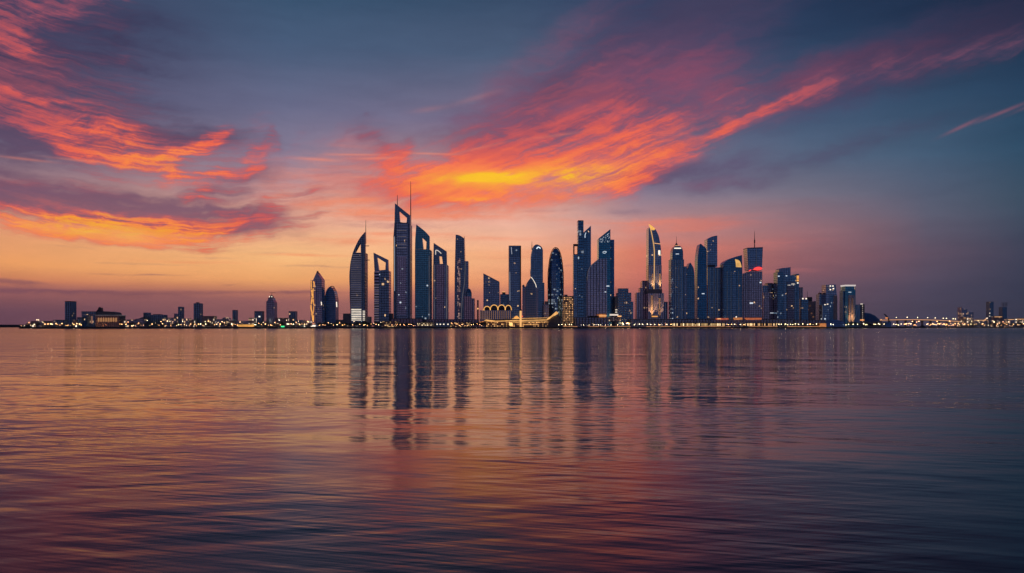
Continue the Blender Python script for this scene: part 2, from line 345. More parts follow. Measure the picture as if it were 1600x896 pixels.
class Thing:
    """an Empty at the base of a thing; parts are meshes in its own metres, measured off the skyline"""
    def __init__(s, name, label, cat, px, off, group=None, Y=None, gz=GZ):
        s.Y = Y if Y else shore(px)+off
        s.px = px; s.gz = gz; s.x0 = X(px, s.Y)
        s.o = bpy.data.objects.new(name, None); COL.objects.link(s.o)
        s.o.empty_display_size = 5
        s.o.location = (s.x0, s.Y, gz)
        s.o['label'] = label; s.o['category'] = cat
        if group: s.o['group'] = group
    def lx(s, px): return X(px, s.Y)-s.x0
    def lz(s, py): return max(0.0, Z(py, s.Y)-s.gz)
    def part(s, name, m, *geo, parent=None, label=None):
        bm = bmesh.new()
        for g in geo: g(bm)
        bmesh.ops.recalc_face_normals(bm, faces=bm.faces)
        o = mesh_obj(name, bm, m, parent or s.o)
        if label: o['label'] = label
        return o
    # geometry makers: coordinates are picture columns and rows at the thing's front, depths in metres
    def prism(s, poly, d0=0.0, d1=30.0):
        pts = [(s.lx(a), s.lz(b)) for a, b in poly]
        def f(bm):
            fr = [bm.verts.new((x, d0, z)) for x, z in pts]; bk = [bm.verts.new((x, d1, z)) for x, z in pts]
            bm.faces.new(fr); bm.faces.new(bk[::-1])
            for i in range(len(pts)):
                j = (i+1) % len(pts); bm.faces.new((fr[i], bk[i], bk[j], fr[j]))
        return f
    def box(s, x0, x1, y0, y1=511, d0=0.0, d1=30.0):
        return s.prism([(x0, y0), (x1, y0), (x1, y1), (x0, y1)], d0, d1)
    def block(s, x0, x1, y0, y1=511, d0=0.0, d1=30.0, ch=0.22):
        """tower shaft whose front corners are splayed, so that two sides face the water"""
        a, b, z1, z0 = s.lx(x0), s.lx(x1), s.lz(y0), s.lz(y1); c = (b-a)*ch
        plan = [(a, d0+c), (a+c, d0), (b-c, d0), (b, d0+c), (b, d1), (a, d1)]
        def f(bm):
            lo = [bm.verts.new((x, y, z0)) for x, y in plan]; hi = [bm.verts.new((x, y, z1)) for x, y in plan]
            bm.faces.new(lo[::-1]); bm.faces.new(hi)
            for i in range(6):
                j = (i+1) % 6; bm.faces.new((lo[i], lo[j], hi[j], hi[i]))
        return f
    def ring(s, outer, inner, d0=0.0, d1=30.0):
        """plate with an opening; outline and opening have as many corners"""
        po = [(s.lx(a), s.lz(b)) for a, b in outer]; pi = [(s.lx(a), s.lz(b)) for a, b in inner]
        def f(bm):
            v = [[bm.verts.new((x, d, z)) for x, z in p] for d in (d0, d1) for p in (po, pi)]
            N = len(po)
            for i in range(N):
                j = (i+1) % N
                bm.faces.new((v[0][i], v[0][j], v[1][j], v[1][i])); bm.faces.new((v[2][j], v[2][i], v[3][i], v[3][j]))
                bm.faces.new((v[0][j], v[0][i], v[2][i], v[2][j])); bm.faces.new((v[1][i], v[1][j], v[3][j], v[3][i]))
        return f
    def band(s, line, w, d0=-0.6, d1=0.4):
        """strip of width w (metres) along a line on the front"""
        pts = [(s.lx(a), s.lz(b)) for a, b in line]
        def f(bm):
            rows = []
            for i, (x, z) in enumerate(pts):
                a = pts[max(0, i-1)]; b = pts[min(len(pts)-1, i+1)]
                t = Vector((b[0]-a[0], b[1]-a[1])).normalized(); nx, nz = -t.y*w/2, t.x*w/2
                rows.append([bm.verts.new(c) for c in ((x+nx, d0, z+nz), (x-nx, d0, z-nz), (x-nx, d1, z-nz), (x+nx, d1, z+nz))])
            for r, q in zip(rows, rows[1:]):
                for i in range(4):
                    j = (i+1) % 4; bm.faces.new((r[i], r[j], q[j], q[i]))
            bm.faces.new(rows[0][::-1]); bm.faces.new(rows[-1])
        return f
    def spire(s, px, y0, y1, r0=0.7, r1=0.25, d=12.0):
        x, z0, z1 = s.lx(px), s.lz(y0), s.lz(y1)
        def f(bm):
            g = bmesh.ops.create_cone(bm, cap_ends=True, segments=8, radius1=r0, radius2=r1, depth=z1-z0)
            bmesh.ops.translate(bm, verts=g['verts'], vec=(x, d, (z0+z1)/2))
        return f
    def lathe(s, prof, d=15.0, seg=24, sy=1.0, cx=None):
        """turned shape; profile = (left column, row) pairs from the bottom up about the column cx"""
        c = s.px if cx is None else cx
        pts = [(s.lx(c)-s.lx(a), s.lz(b)) for a, b in prof]; xc = s.lx(c)
        def f(bm):
            rings = []
            for r, z in pts:
                if r < 0.05: rings.append([bm.verts.new((xc, d, z))])
                else: rings.append([bm.verts.new((xc+r*math.cos(2*math.pi*k/seg), d+r*sy*math.sin(2*math.pi*k/seg), z)) for k in range(seg)])
            for a, b in zip(rings, rings[1:]):
                for k in range(seg):
                    j = (k+1) % seg
                    if len(a) == 1 and len(b) == 1: continue
                    if len(b) == 1: bm.faces.new((a[k], a[j], b[0]))
                    elif len(a) == 1: bm.faces.new((a[0], b[j], b[k]))
                    else: bm.faces.new((a[k], a[j], b[j], b[k]))
            if len(rings[0]) > 1: bm.faces.new(rings[0][::-1])
            if len(rings[-1]) > 1: bm.faces.new(rings[-1])
        return f

# ---------------------------------------------------------------- facade and lamp materials
WARM, GOLD, COOL, AMBER, RED, WHITE = (1.0,0.60,0.28), (1.0,0.52,0.14), (0.80,0.90,1.0), (1.0,0.40,0.12), (1.0,0.05,0.04), (1.0,0.86,0.68)
_mats = {}
def facade(glass=(0.16,0.36,0.66), frame=(0.09,0.105,0.14), lit=0.02, col=WARM, glow=1.1, cw=3.6, ch=3.8, mull=0.14, sill=0.2, metal=0.8, rough=0.16, seed=0.0, col2=None):
    key = (glass, frame, lit, col, glow, cw, ch, mull, sill, metal, rough, seed, col2)
    if key in _mats: return _mats[key]
    m, k, b = material('facade_glass')
    tc = k.node('ShaderNodeTexCoord'); x, y, z = k.sep(tc.outputs['Object'])
    oi = k.node('ShaderNodeObjectInfo')
    u = k.m('DIVIDE', k.add(x, y, 500.0), cw); w = k.m('DIVIDE', k.add(z, 0.4), ch)
    cell = k.vec(k.m('FLOOR', u), k.m('FLOOR', w), k.madd(oi.outputs['Random'], 97.0, seed))
    wn = k.node('ShaderNodeTexWhiteNoise', noise_dimensions='3D'); k.put(wn.inputs[0], cell)
    r1, r2, r3 = k.sep(wn.outputs['Color'])
    fu, fw = k.m('FRACT', u), k.m('FRACT', w)
    pane = k.mul(k.m('GREATER_THAN', fu, mull), k.m('GREATER_THAN', fw, sill))
    g = k.mix(k.m('MULTIPLY', r1, 1.0), tuple(c*0.86 for c in glass)+(1,), tuple(min(1, c*1.12) for c in glass)+(1,))
    g = k.mix(pane, tuple(frame)+(1,), g)
    k.put(b.inputs['Base Color'], g)
    k.put(b.inputs['Metallic'], k.mul(pane, metal))
    k.put(b.inputs['Roughness'], k.madd(k.sub(1.0, pane), 0.5, rough))
    if lit:
        # lit rooms come in small clusters
        clus = k.noise(k.vec(k.mul(u, 0.35), k.mul(w, 0.25), k.madd(oi.outputs['Random'], 40.0, seed)), 1.0, 2.0, 0.6)
        on = k.m('GREATER_THAN', k.madd(clus, 0.55, k.mul(r2, 0.75)), 1.0-lit*0.0-_thr(lit))
        e = k.mul(on, pane, k.madd(k.mul(r3, r3), 0.8*glow, 0.2*glow))
        k.put(b.inputs['Emission Color'], k.mix(r3, tuple(col)+(1,), tuple(col2 or col)+(1,)))
        k.put(b.inputs['Emission Strength'], e)
    _mats[key] = m
    return m
def _thr(lit):
    # share of lit panes -> threshold on 0.55*noise + 0.75*random
    return -0.06+0.75*lit if lit < 0.1 else -0.02+0.75*lit

def plain(name, colr, rough=0.6, metal=0.0, var=0.25, scale=0.15):
    key = (name, colr, rough, metal)
    if key in _mats: return _mats[key]
    m, k, b = material(name)
    tc = k.node('ShaderNodeTexCoord')
    f = k.noise(tc.outputs['Object'], scale, 4.0, 0.6)
    k.put(b.inputs['Base Color'], k.mix(f, tuple(c*(1-var) for c in colr)+(1,), tuple(min(1, c*(1+var)) for c in colr)+(1,)))
    b.inputs['Roughness'].default_value = rough; b.inputs['Metallic'].default_value = metal
    _mats[key] = m
    return m
def glow(name, colr, strength, var=0.0, scale=0.3):
    if colr[0] == 1.0 and 0.2 < colr[1] < 0.75: colr = (1.0, colr[1]*0.82, colr[2]*0.62)     # sodium and tungsten light
    key = ('glow', name, colr, strength, var)
    if key in _mats: return _mats[key]
    m, k, b = material(name)
    b.inputs['Base Color'].default_value = (0.3, 0.3, 0.3, 1)
    b.inputs['Emission Color'].default_value = tuple(colr)+(1,)
    if var:
        tc = k.node('ShaderNodeTexCoord')
        f = k.noise(tc.outputs['Object'], scale, 3.0, 0.7)
        k.put(b.inputs['Emission Strength'], k.mul(k.ss(f, 0.5-var*0.4, 0.5+var*0.4, 1.0-var, 1.0), strength))
    else: b.inputs['Emission Strength'].default_value = strength
    _mats[key] = m
    return m

NAVY = (0.27,0.46,0.66); TEAL = (0.11,0.46,0.64); SLATE = (0.44,0.54,0.74); STEEL = (0.56,0.60,0.78); MAUVE = (0.74,0.62,0.74); DEEP = (0.17,0.36,0.54)
M_conc = plain('concrete', (0.26,0.25,0.27)); M_dark = plain('dark_metal', (0.05,0.055,0.07), 0.4, 0.5)
M_stone = plain('pale_stone', (0.36,0.33,0.32)); M_roof = plain('roof_sheet', (0.12,0.12,0.14)); M_pale = plain('pale_cladding', (0.45,0.43,0.46), 0.4, 0.3)
L_gold = glow('gold_light', GOLD, 1.0); L_warm = glow('warm_light', WARM, 1.2); L_white = glow('white_light', WHITE, 1.4); L_amber = glow('amber_light', AMBER, 1.0); L_red = glow('red_light', RED, 1.6)
M_stripe_glow = glow('stripe_glow', (0.75,0.62,0.72), 0.17, 0.4, 0.06); L_edge = glow('edge_lights', (0.8,0.72,0.8), 0.14, 0.5, 0.05); L_edge2 = glow('rib_lights', (0.6,0.66,0.85), 0.07, 0.5, 0.05)  # stripe glow: weak emission painting brightness onto facade bands that are no lamps
L_cool = glow('cool_light', COOL, 0.9)

# ---------------------------------------------------------------- land
def slab(name, front, back_y, xl, xr, z, m):
    bm = bmesh.new()
    pts = front + [(xr, back_y), (xl, back_y)]
    lo = [bm.verts.new((x, y, -3)) for x, y in pts]; hi = [bm.verts.new((x, y, z)) for x, y in pts]
    bm.faces.new(hi)
    for i in range(len(pts)):
        j = (i+1) % len(pts); bm.faces.new((lo[i], lo[j], hi[j], hi[i]))
    bmesh.ops.recalc_face_normals(bm, faces=bm.faces)
    return struct(mesh_obj(name, bm, m))
M_land = plain('dark_ground', (0.06,0.06,0.055), 0.9)
front = [(X(p, shore(p)+(2.5*math.sin(p*0.11) if p < 480 else 0)), shore(p)+(2.5*math.sin(p*0.11) if p < 480 else 0)) for p in list(range(30, 480, 25))+[480,600,700,800,950,1050,1200,1340,1480,1620,2200]]
slab('land', front, 9000, X(30, shore(30)), 11500, GZ, M_land)
fy = 2600
slab('far_shore', [(X(-300,fy),fy),(X(-60,fy),fy-20),(X(10,fy),fy+5),(X(60,fy),fy+60)], 4000, X(-300,fy), X(60,fy)+400, 9.0, M_land)
# low hills far behind the left shore
bm = bmesh.new(); hy = 6500
random.seed(3)
prof = [(170,510),(186,500),(195,496),(206,493.5),(214,493),(224,495.5),(240,499),(262,498),(290,501),(330,500),(370,503),(420,502),(470,506),(500,510)]
v0 = [bm.verts.new((X(a,hy), hy, 0)) for a, b in prof]; v1 = [bm.verts.new((X(a,hy), hy+300, Z(b,hy+300))) for a, b in prof]; v2 = [bm.verts.new((X(a,hy), hy+1600, 0)) for a, b in prof]
for i in range(len(prof)-1):
    bm.faces.new((v0[i], v0[i+1], v1[i+1], v1[i])); bm.faces.new((v1[i], v1[i+1], v2[i+1], v2[i]))
struct(mesh_obj('hills', bm, plain('dry_hill', (0.13,0.11,0.10), 0.95)))

# ---------------------------------------------------------------- the towers, left to right
# twin-slab tower with the glowing flame-shaped lights
t = Thing('skyscraper', 'pointed tower whose left slab is covered in bright gold lights, beside a dark rounded tower', 'skyscraper', 494.5, 55)
t.part('glass_shaft', facade(SLATE, lit=0.01), t.prism([(489.5,437),(494.6,425.5),(502.7,437),(503.2,511),(489.5,511)], 0, 24))
t.part('roof_tip', M_dark, t.prism([(492.8,429.5),(494.6,423),(497,429)], 4, 14))
lo = t.part('lit_slab', facade(MAUVE, lit=0.05), t.box(485.7,489.3,438.3,511,-3,20), t.box(489.3,493.9,439,511,-3,-0.3))
random.seed(11)
for i, (a, b, c, d) in enumerate([(487,439,487.4,452),(490.6,440,491,449),(487.3,453,488.6,463),(490.2,451,490,466),(488,464,487.2,476),(490.4,467,491.6,478),(486.8,477,488.6,490),(491,479,489.6,492),(487.5,490,489.5,501),(490.5,493,490,503)]):
    t.part('light_strip', glow('flame_light', GOLD, 1.1, 0.5, 0.2), t.band(smooth([(a,b),((a+c)/2+random.uniform(-0.8,0.8),(b+d)/2),(c,d)]), random.uniform(1.2,2.4), -4.2, -3.1), parent=lo)
t.part('lit_sign', L_white, t.box(486,494,508.2,510.6,-6,-5))
t.part('wall_lamp', L_white, t.band([(502,472),(502.6,477)], 1.2, -1, -0.1))

t = Thing('skyscraper', 'squat dark rounded tower shaped like a thumb with a hooked mast on top', 'skyscraper', 515, 70)
t.part('glass_shaft', facade((0.10,0.26,0.48), lit=0.0), t.prism(smooth([(505.6,511),(505.6,488),(507.2,484),(507.4,466),(508.6,459),(511,452.5),(515.3,448.6),(519.3,450.6),(522,456),(524.1,466),(524.4,480),(524.4,511)]), 0, 26))
t.part('roof_hook', M_dark, t.band(smooth([(513,449.6),(517,447.6),(520.3,448.2),(521.6,451)]), 1.3, 4, 6))
t.part('wall_lamp', L_white, t.band([(525.4,472),(525.8,480)], 1.4, 2, 3))
t.part('base_wing', M_conc, t.box(524.8,533,500,511,4,20))

# sail
t = Thing('skyscraper', 'sail shaped tower with curved left edge, striped floors, triangular opening and one tall mast', 'skyscraper', 559, 50)
cl = smooth([(546.4,450),(545.9,440),(545.8,430),(546.6,419),(548,408),(551,396),(555.6,384.5),(562,372.5),(570.3,362.6)])
t.part('glass_shaft', facade(NAVY, lit=0.01, sill=0.42), t.prism([(548.4,511),(547,480),(546.2,462)]+[p for p in cl if p[1] > 395.0]+[(550.9,395),(564.6,395),(564.6,511)], 0, 30))
t.part('core', facade(DEEP, lit=0.0, mull=0.4), t.box(564.8,570.3,395,511,-1.5,30))
t.part('crown_frame', facade(DEEP, lit=0.0, mull=0.35), t.prism([(550.9,394.8)]+[p for p in cl if p[1] < 394.8]+[(570.3,394.8),(563.6,394.8),(563.6,378.6),(554.8,394.8)], 0, 9))
t.part('mast', M_dark, t.spire(570,380,343.5,0.9,0.3,10))
for y, a, b in ((384.3,564.8,576.2),(406.5,570.5,577.2)): t.part('outrigger', M_pale, t.box(a,b,y-0.5,y+0.5,2,4))
t.part('sunshade_slats', M_stripe_glow, *[t.box(548.2+max(0,(455-y)*0.004)+(2.6 if y < 405 else 0),564.4,y,y+0.55,-1.2,-0.2) for y in [398+2.9*i for i in range(29)]])  # slats are no lamps; their pale tone is put in as weak emission
for i in range(7):
    y = 483.2+2.75*i
    t.part('lit_floor', glow('lit_storey', WHITE, 1.1, 0.35, 0.1), t.box(549.2+0.05*i,564.6,y,y+1.35,-1.6,-0.3))
    if i > 0: t.part('lit_floor', glow('lit_storey', WHITE, 1.1, 0.35, 0.1), t.box(567.2,570.6,y,y+1.35,-2.6,-1.7))
t.part('podium', M_conc, t.box(534.5,546,490,511,8,30))
t.part('annex', M_stone, t.box(571,577.5,495,511,2,22))

# open frame
t = Thing('skyscraper', 'medium tower ending in an open slanted picture-frame crown, right of the sail shaped tower', 'skyscraper', 596, 70)
t.part('glass_shaft', facade(DEEP, lit=0.02, cw=5, ch=5), t.box(592.6,607.8,423.2,511,0,28))
t.part('side_bay', facade(SLATE, lit=0.0, sill=0.45, mull=0.05, ch=6), t.box(584.7,592.4,424.8,511,-1.6,28))
t.part('crown_frame', facade(NAVY, lit=0.0), t.ring([(583.2,394.8),(606,406),(606.6,423),(584.9,424.6)], [(588.7,402.2),(602.3,410.7),(601.8,421.6),(591.9,422.6)], 2, 10))
t.part('balcony_bands', M_stripe_glow, *[t.box(585,592.2,445+3.7*i,446.1+3.7*i,-2.4,-1.7) for i in range(16)])  # pale balcony stripes, their brightness painted as emission
t.part('roof_lamp', L_cool, t.box(592.6,593.6,428.5,430,-0.8,-0.1))
t.part('annex', M_conc, t.box(607.9,611.5,490,511,6,24))

# tallest
t = Thing('skyscraper', 'tallest tower of the skyline, slanted top with a four-sided opening and two needle spires', 'skyscraper', 628, 55)
t.part('glass_shaft', facade(NAVY, lit=0.01, ch=5), t.box(619,636.6,348.2,511,0,32))
t.part('left_pier', facade(DEEP, lit=0.0, mull=0.45), t.prism([(615,511),(615,369),(616.4,348),(618.8,348),(618.8,511)], -1.5,32))
t.part('right_pier', facade(DEEP, lit=0.005, mull=0.45), t.prism([(636.8,511),(636.8,350.4),(640.8,350.4),(640.8,511)], -1.5,32))
t.part('crown_frame', facade(DEEP, lit=0.0), t.ring([(617,317.8),(640.8,336.9),(640.8,350.2),(616.4,347.8)], [(623.4,330.2),(635.8,340.8),(635.2,349.2),(624.8,347.2)], 0,9))
t.part('spire', M_dark, t.spire(619.3,322,303,0.9,0.35,14)); t.part('spire', M_dark, t.spire(640.3,350,281.8,1.15,0.35,14))
t.part('light_strip', glow('edge_light', (0.85,0.88,1.0), 0.45), t.box(616.4,617,369,455,-2.2,-1.6))
for y in (360,369.5,381.5,387,402): t.part('sky_lobby_band', M_stripe_glow, t.box(621,635,y,y+0.8,-0.8,-0.1))  # bands lightened by painted emission, no lit storey behind
t.part('bay_window', facade(SLATE, lit=0.03, col=COOL, glow=0.8), t.box(620.5,634.6,401,492,-2.2,-0.2))
t.part('ledge', M_pale, t.box(614.6,619,369,370.2,-2.6,-1.6))

t = Thing('skyscraper', 'teal tower with sloping pointed top and narrow slit opening, directly right of the tallest', 'skyscraper', 660, 65)

t.part('glass_shaft', facade(TEAL, lit=0.02, col=COOL, glow=0.7), t.prism([(648.3,511),(648.3,389.8),(662.2,389.8),(666,389.8),(671.2,389.8),(671.2,511)], 0, 30))
t.part('crown_frame', facade(TEAL, lit=0.0), t.prism(smooth([(648.4,389.5),(648.9,372),(650.4,351.1)],3)+smooth([(650.4,351.1),(657,356),(665,362.5),(671.1,369.6)],3)+[(671.1,389.5),(665.8,389.5),(666.3,378.2),(659.6,371.8),(661.6,389.5)], 0, 9))
t.part('side_pier', facade(DEEP, lit=0.0, mull=0.4), t.box(671.4,673.1,391,511,3,28))
t.part('edge_strip', L_edge, t.box(670.2,671,400,508,-1,-0.1))

t = Thing('skyscraper', 'grey-blue tower with two stepped slit openings under its slanted roof, right of the teal tower', 'skyscraper', 688, 75)
t.part('glass_shaft', facade(NAVY, lit=0.005), t.prism([(676.4,511),(676.7,413.8),(698.2,413.8),(699.9,415),(699.9,511)], 0, 28))
t.part('centre_bay', facade(STEEL, lit=0.0, mull=0.3), t.box(681.5,694.5,414.4,511,-2,-0.1))
t.part('crown_frame', facade(DEEP, lit=0.0), t.ring([(677.4,379.6),(697.7,393),(698.2,413.6),(676.7,413.6)], [(686.2,400.3),(690.2,400.9),(691.9,412.4),(687,412.6)], 2,9))
t.part('light_arc', glow('edge_light', (1.0,0.86,0.74), 0.75), t.band(smooth([(680.6,398),(681,391.4),(685,392.4),(689.4,396.4)]), 1.5, 1.0,1.8))
t.part('edge_strip', L_edge, t.box(697.2,698.2,414,508,-1,-0.1)); t.part('edge_strip', L_edge, t.box(678.2,679,414,508,-1,-0.1))

t = Thing('skyscraper', 'slim dark tower with slightly slanted roof and a column of lit slots on its left', 'skyscraper', 719, 60)
t.part('glass_shaft', facade(DEEP, lit=0.005), t.prism([(709.9,511),(710.4,430),(711.9,366.8)]+smooth([(711.9,366.8),(718,368),(725.2,372.5)],3)+[(726,404),(726,511)], 0, 28))
t.part('lit_slots', facade((0.3,0.3,0.4), lit=0.5, col=(1,0.62,0.5), glow=0.5, cw=2.2, ch=3.2), t.box(714.6,719.2,404,506,-1,-0.1))
t.part('lower_shaft', facade(NAVY, lit=0.005), t.box(726.2,731.4,408,511,4,28))
t.part('curved_fin', L_edge, t.band(smooth([(727,410),(726,440),(722.5,465),(720.6,500)]), 1.3,-1.3,-0.2))
t.part('roof_mast', M_dark, t.spire(725.4,373,369,0.5,0.3,6))

t = Thing('office_block', 'short mauve-grey block with dark egg shaped top, by the slim tower with lit slots', 'office block', 731, 40)
t.part('wall', facade(MAUVE, frame=(0.2,0.18,0.2), lit=0.0, mull=0.35), t.box(725,736.6,463.6,511,0,24))
t.part('side_wing', facade(STEEL, frame=(0.2,0.18,0.2), lit=0.0, mull=0.4), t.box(736.8,741.2,466.4,511,3,22))
t.part('egg_top', facade(DEEP, lit=0.0), t.lathe([(727.4,463.4),(727.6,457),(729,452.5),(732,450.4)][:3]+[(732,450.4)], 12, 20, 0.8, 732))
t = Thing('chimney', 'thin lone chimney-like pillar standing behind the arched hall', 'pillar', 746.5, 170)
t.part('shaft', M_conc, t.box(745.4,747.8,469,511,0,4)); t.part('cap_lamp', L_warm, t.box(745.6,747.6,481.6,483.6,-0.8,-0.1))

t = Thing('office_block', 'broad navy block with a steeply slanted roof, behind the hall with gold arches', 'office block', 767.5, 95)
t.part('glass_shaft', facade(NAVY, lit=0.01), t.prism([(755.2,511),(755.2,428),(780.3,441),(780.8,511)], 0, 30))
t.part('roof_edge', M_pale, t.band([(755.2,427.8),(780.3,440.8)], 1.0,-0.6,0.6))
t = Thing('office_block', 'low navy block with a flat-roofed penthouse between the slanted block and the tall flat-topped tower', 'office block', 790, 130)
t.part('wall', facade(DEEP, lit=0.05, col=COOL, glow=0.5), t.box(781.4,797.3,460,511,0,24))
t.part('penthouse', M_conc, t.box(784.6,789.8,456.6,459.8,3,15)); t.part('roof_lamp', L_warm, t.box(784.6,789.6,456,456.5,2,14))

t = Thing('skyscraper', 'tall plain flat-topped tower left of the two rounded towers', 'skyscraper', 804.5, 80)
t.part('glass_shaft', facade(NAVY, lit=0.005), t.box(795.8,812.2,384.9,511,0,28))
t.part('left_fin', M_pale, t.prism([(794.7,511),(794.7,384.2),(795.7,384.2),(795.7,511)], -1.4,20)); t.part('right_fin', M_dark, t.box(812.3,814.2,384.2,511,-1.4,28))
t.part('roof_slab', M_dark, t.box(795.8,812.2,384.1,384.8,-1,28))
t.part('top_band', facade(DEEP, lit=0.03, col=COOL, glow=0.6), t.box(797.5,812,386,401.5,-0.8,-0.1))
t.part('light_streak', glow('edge_light', (0.85,0.88,1.0), 0.5), t.band([(798.8,386.5),(799.8,397.5)], 1.0,-1.3,-0.8)); t.part('light_streak', glow('edge_light', (0.85,0.88,1.0), 0.35), t.band([(796.6,425),(796.8,470)], 0.7,-0.8,-0.1))

t = Thing('skyscraper', 'tall tower with a rounded arched roof and a thin mast on its left shoulder', 'skyscraper', 839, 100)
t.part('glass_shaft', facade(NAVY, lit=0.005), t.prism([(829.3,511),(829.4,401)]+smooth([(829.4,401),(830.5,394),(832.8,386.6),(837,382.5),(842,383),(846.5,386.6),(848.4,391)],4)+[(848.4,511)], 0, 28))
t.part('roof_mast', M_dark, t.spire(831.3,390,376.8,0.9,0.25,8))
t.part('roof_light', glow('roof_glow', (0.8,0.9,1.0), 1.2), t.band(smooth([(838.4,389.2),(841,386.4),(844.6,388.6)]), 1.9,-0.9,-0.1))
t.part('edge_strip', L_edge, t.band(smooth([(830.2,402),(831.4,394),(833.4,388)]), 0.8,-0.9,-0.1)); t.part('edge_strip', L_edge, t.band([(829.5,420),(828.6,432)], 0.9,-0.6,0.4))
t.part('side_shaft', facade(DEEP, lit=0.005), t.box(848.5,850.8,441.8,511,4,24))
t.part('joint_band', M_pale, t.box(829.6,848.2,431.2,431.8,-0.6,-0.1))

t = Thing('apartment_tower', 'mid-height tower with pointed ogee roof and pale window grid, in front of the arched-roof tower', 'apartment tower', 829.3, 55)
grid = facade(DEEP, frame=(0.30,0.27,0.32), lit=0.02, cw=3.4, ch=4.6, mull=0.3, sill=0.34, metal=0.7)
t.part('glass_shaft', grid, t.prism([(821.6,511),(821.6,448)]+smooth([(821.6,448),(822.8,443.5),(826,438.5),(829.3,434.9),(832.6,438.5),(836.2,444),(837.2,449)],4)+[(837.2,511)], 0, 24))
t.part('roof_rib', L_white, t.band(smooth([(829.2,433),(832.4,436.5),(836.6,444),(838.2,449.5)]), 0.9,-0.8,-0.1)); t.part('roof_rib', M_pale, t.band(smooth([(829.2,433),(828.6,428),(828.2,421)]), 0.7,-0.8,-0.1))
g2 = facade(STEEL, frame=(0.34,0.30,0.34), lit=0.01, cw=3.0, ch=4.2, mull=0.4, sill=0.4)
t.part('wing', g2, t.box(816.3,821.4,447.9,511,4,24)); t.part('wing', g2, t.box(837.4,841,449.8,511,4,24))
t.part('dome', M_conc, t.lathe([(815.8,447.8),(816.2,445.8),(817.9,444.3)], 10, 12, 1.0, 817.9))

t = Thing('skyscraper', 'bullet shaped tower with a domed top, speckled all over with white lights', 'skyscraper', 868.8, 75)
t.part('glass_shaft', facade((0.12,0.32,0.56), lit=0.13, col=COOL, glow=0.5, cw=2.4, ch=3.6, col2=(0.7,0.85,1.0)), t.lathe([(857.2,511),(857.1,436),(857.5,423),(859.7,404.6),(862.2,394.5),(865.4,388.6),(868.8,387)], 15, 32, 0.9))
t.part('outer_shell', M_dark, t.band(smooth([(856.9,511),(856.6,436),(857.1,422),(859.2,404.4),(861.8,394),(865.2,387.8),(868.8,386.2),(872.4,387.8),(875.8,394),(878.4,404.4),(880.5,422),(881,436),(880.7,511)],5), 1.2, 12, 18))
t = Thing('apartment_block', 'small pinkish block between the ogee-roofed tower and the speckled bullet tower', 'apartment block', 854, 50)
t.part('wall', g2, t.box(849.6,857.6,476.5,511,0,20)); t.part('penthouse', M_conc, t.box(851.4,856,471,476.3,4,14))

t = Thing('hotel', 'pale beige hotel block with a floodlit grid of windows, right of the speckled bullet tower', 'hotel', 888.4, 60)
t.part('wall', facade((0.22,0.16,0.14), frame=(0.62,0.42,0.25), lit=0.9, col=(1,0.5,0.2), glow=1.5, cw=3.2, ch=3.6, mull=0.5, sill=0.45, metal=0.1), t.box(880.2,896.4,463.6,511,0,20))
t.part('parapet', M_stone, t.box(880,896.6,462.8,463.4,-0.5,20)); t.part('penthouse', M_conc, t.box(882,887,460.5,462.7,4,12))

t = Thing('skyscraper', 'very slim tall tower with open-topped slab at its left and sharp fin at its right', 'skyscraper', 908, 65)
t.part('glass_shaft', facade(DEEP, lit=0.05, col=COOL, glow=0.9, cw=4, ch=6), t.box(903.2,911.8,345.6,511,0,26))
t.part('roof_slab', M_dark, t.box(903.2,911.6,344.6,345.4,-0.5,26)); 
t.part('left_slab', facade(NAVY, lit=0.01), t.box(896.2,903,397.6,511,4,24))
t.part('open_frame', M_dark, t.ring([(896.1,381.2),(903.05,381.2),(903.05,397.4),(896.1,397.4)], [(898,384.4),(902.4,384.4),(902.4,397),(898,397)], 4,10))
t.part('right_fin', facade(NAVY, lit=0.01), t.prism([(912,511),(912.2,363),(923.8,352.4),(923.8,511)], 5,30))
t.part('inner_fin', facade(DEEP, lit=0.01, col=COOL), t.prism([(913.6,511),(913.8,371),(914.8,366),(917,363.6),(917,511)], 4,4.8))
t.part('light_streak', L_cool, t.band(smooth([(915.8,363.6),(914.6,366.6),(914.2,371.5)]), 1.1,3,3.9))

t = Thing('skyscraper', 'tall tower with a steep wedge top rising to the right and a lower square shoulder', 'skyscraper', 948, 95)
t.part('glass_shaft', facade(TEAL, lit=0.01), t.prism([(935.3,511),(935.3,372.9),(953.8,358.2),(954,511)], 0, 30))
t.part('right_shaft', facade((0.08,0.3,0.56), lit=0.005, mull=0.25), t.box(954.2,960,374.6,511,2,30))
t.part('sign_band', facade(TEAL, lit=0.35, col=COOL, glow=0.8, cw=2, ch=2), t.prism([(937,380),(937,374),(953,363.5),(953,380)], -0.7,-0.1))
t.part('round_sign', L_cool, t.band(smooth([(941.6,394.6),(944.5,393),(947.4,394),(945,396),(942,395.4)]), 0.9,-0.8,-0.1))
t = Thing('office_block', 'wide grey-mauve block with a quarter-round left shoulder, in front of the wedge topped tower', 'office block', 933, 55)
t.part('glass_shaft', facade(MAUVE, frame=(0.14,0.14,0.18), lit=0.0, mull=0.22, cw=6), t.prism([(916.6,511),(916.9,438.8)]+smooth([(916.9,438.8),(918.3,426),(920.5,419.5),(924.4,413.8),(935.3,404.6)],4)+[(948.4,404),(948.4,511)], 0, 26))
t.part('curved_rib', M_pale, t.band(smooth([(931,418),(934.5,445),(937,475),(936.6,508)]), 0.8,-0.6,-0.1)); t.part('edge_strip', L_edge, t.band(smooth([(917.3,438.8),(918.8,426),(921,419.5),(924.8,414.2),(935.3,405)]), 0.9,-0.6,-0.1))
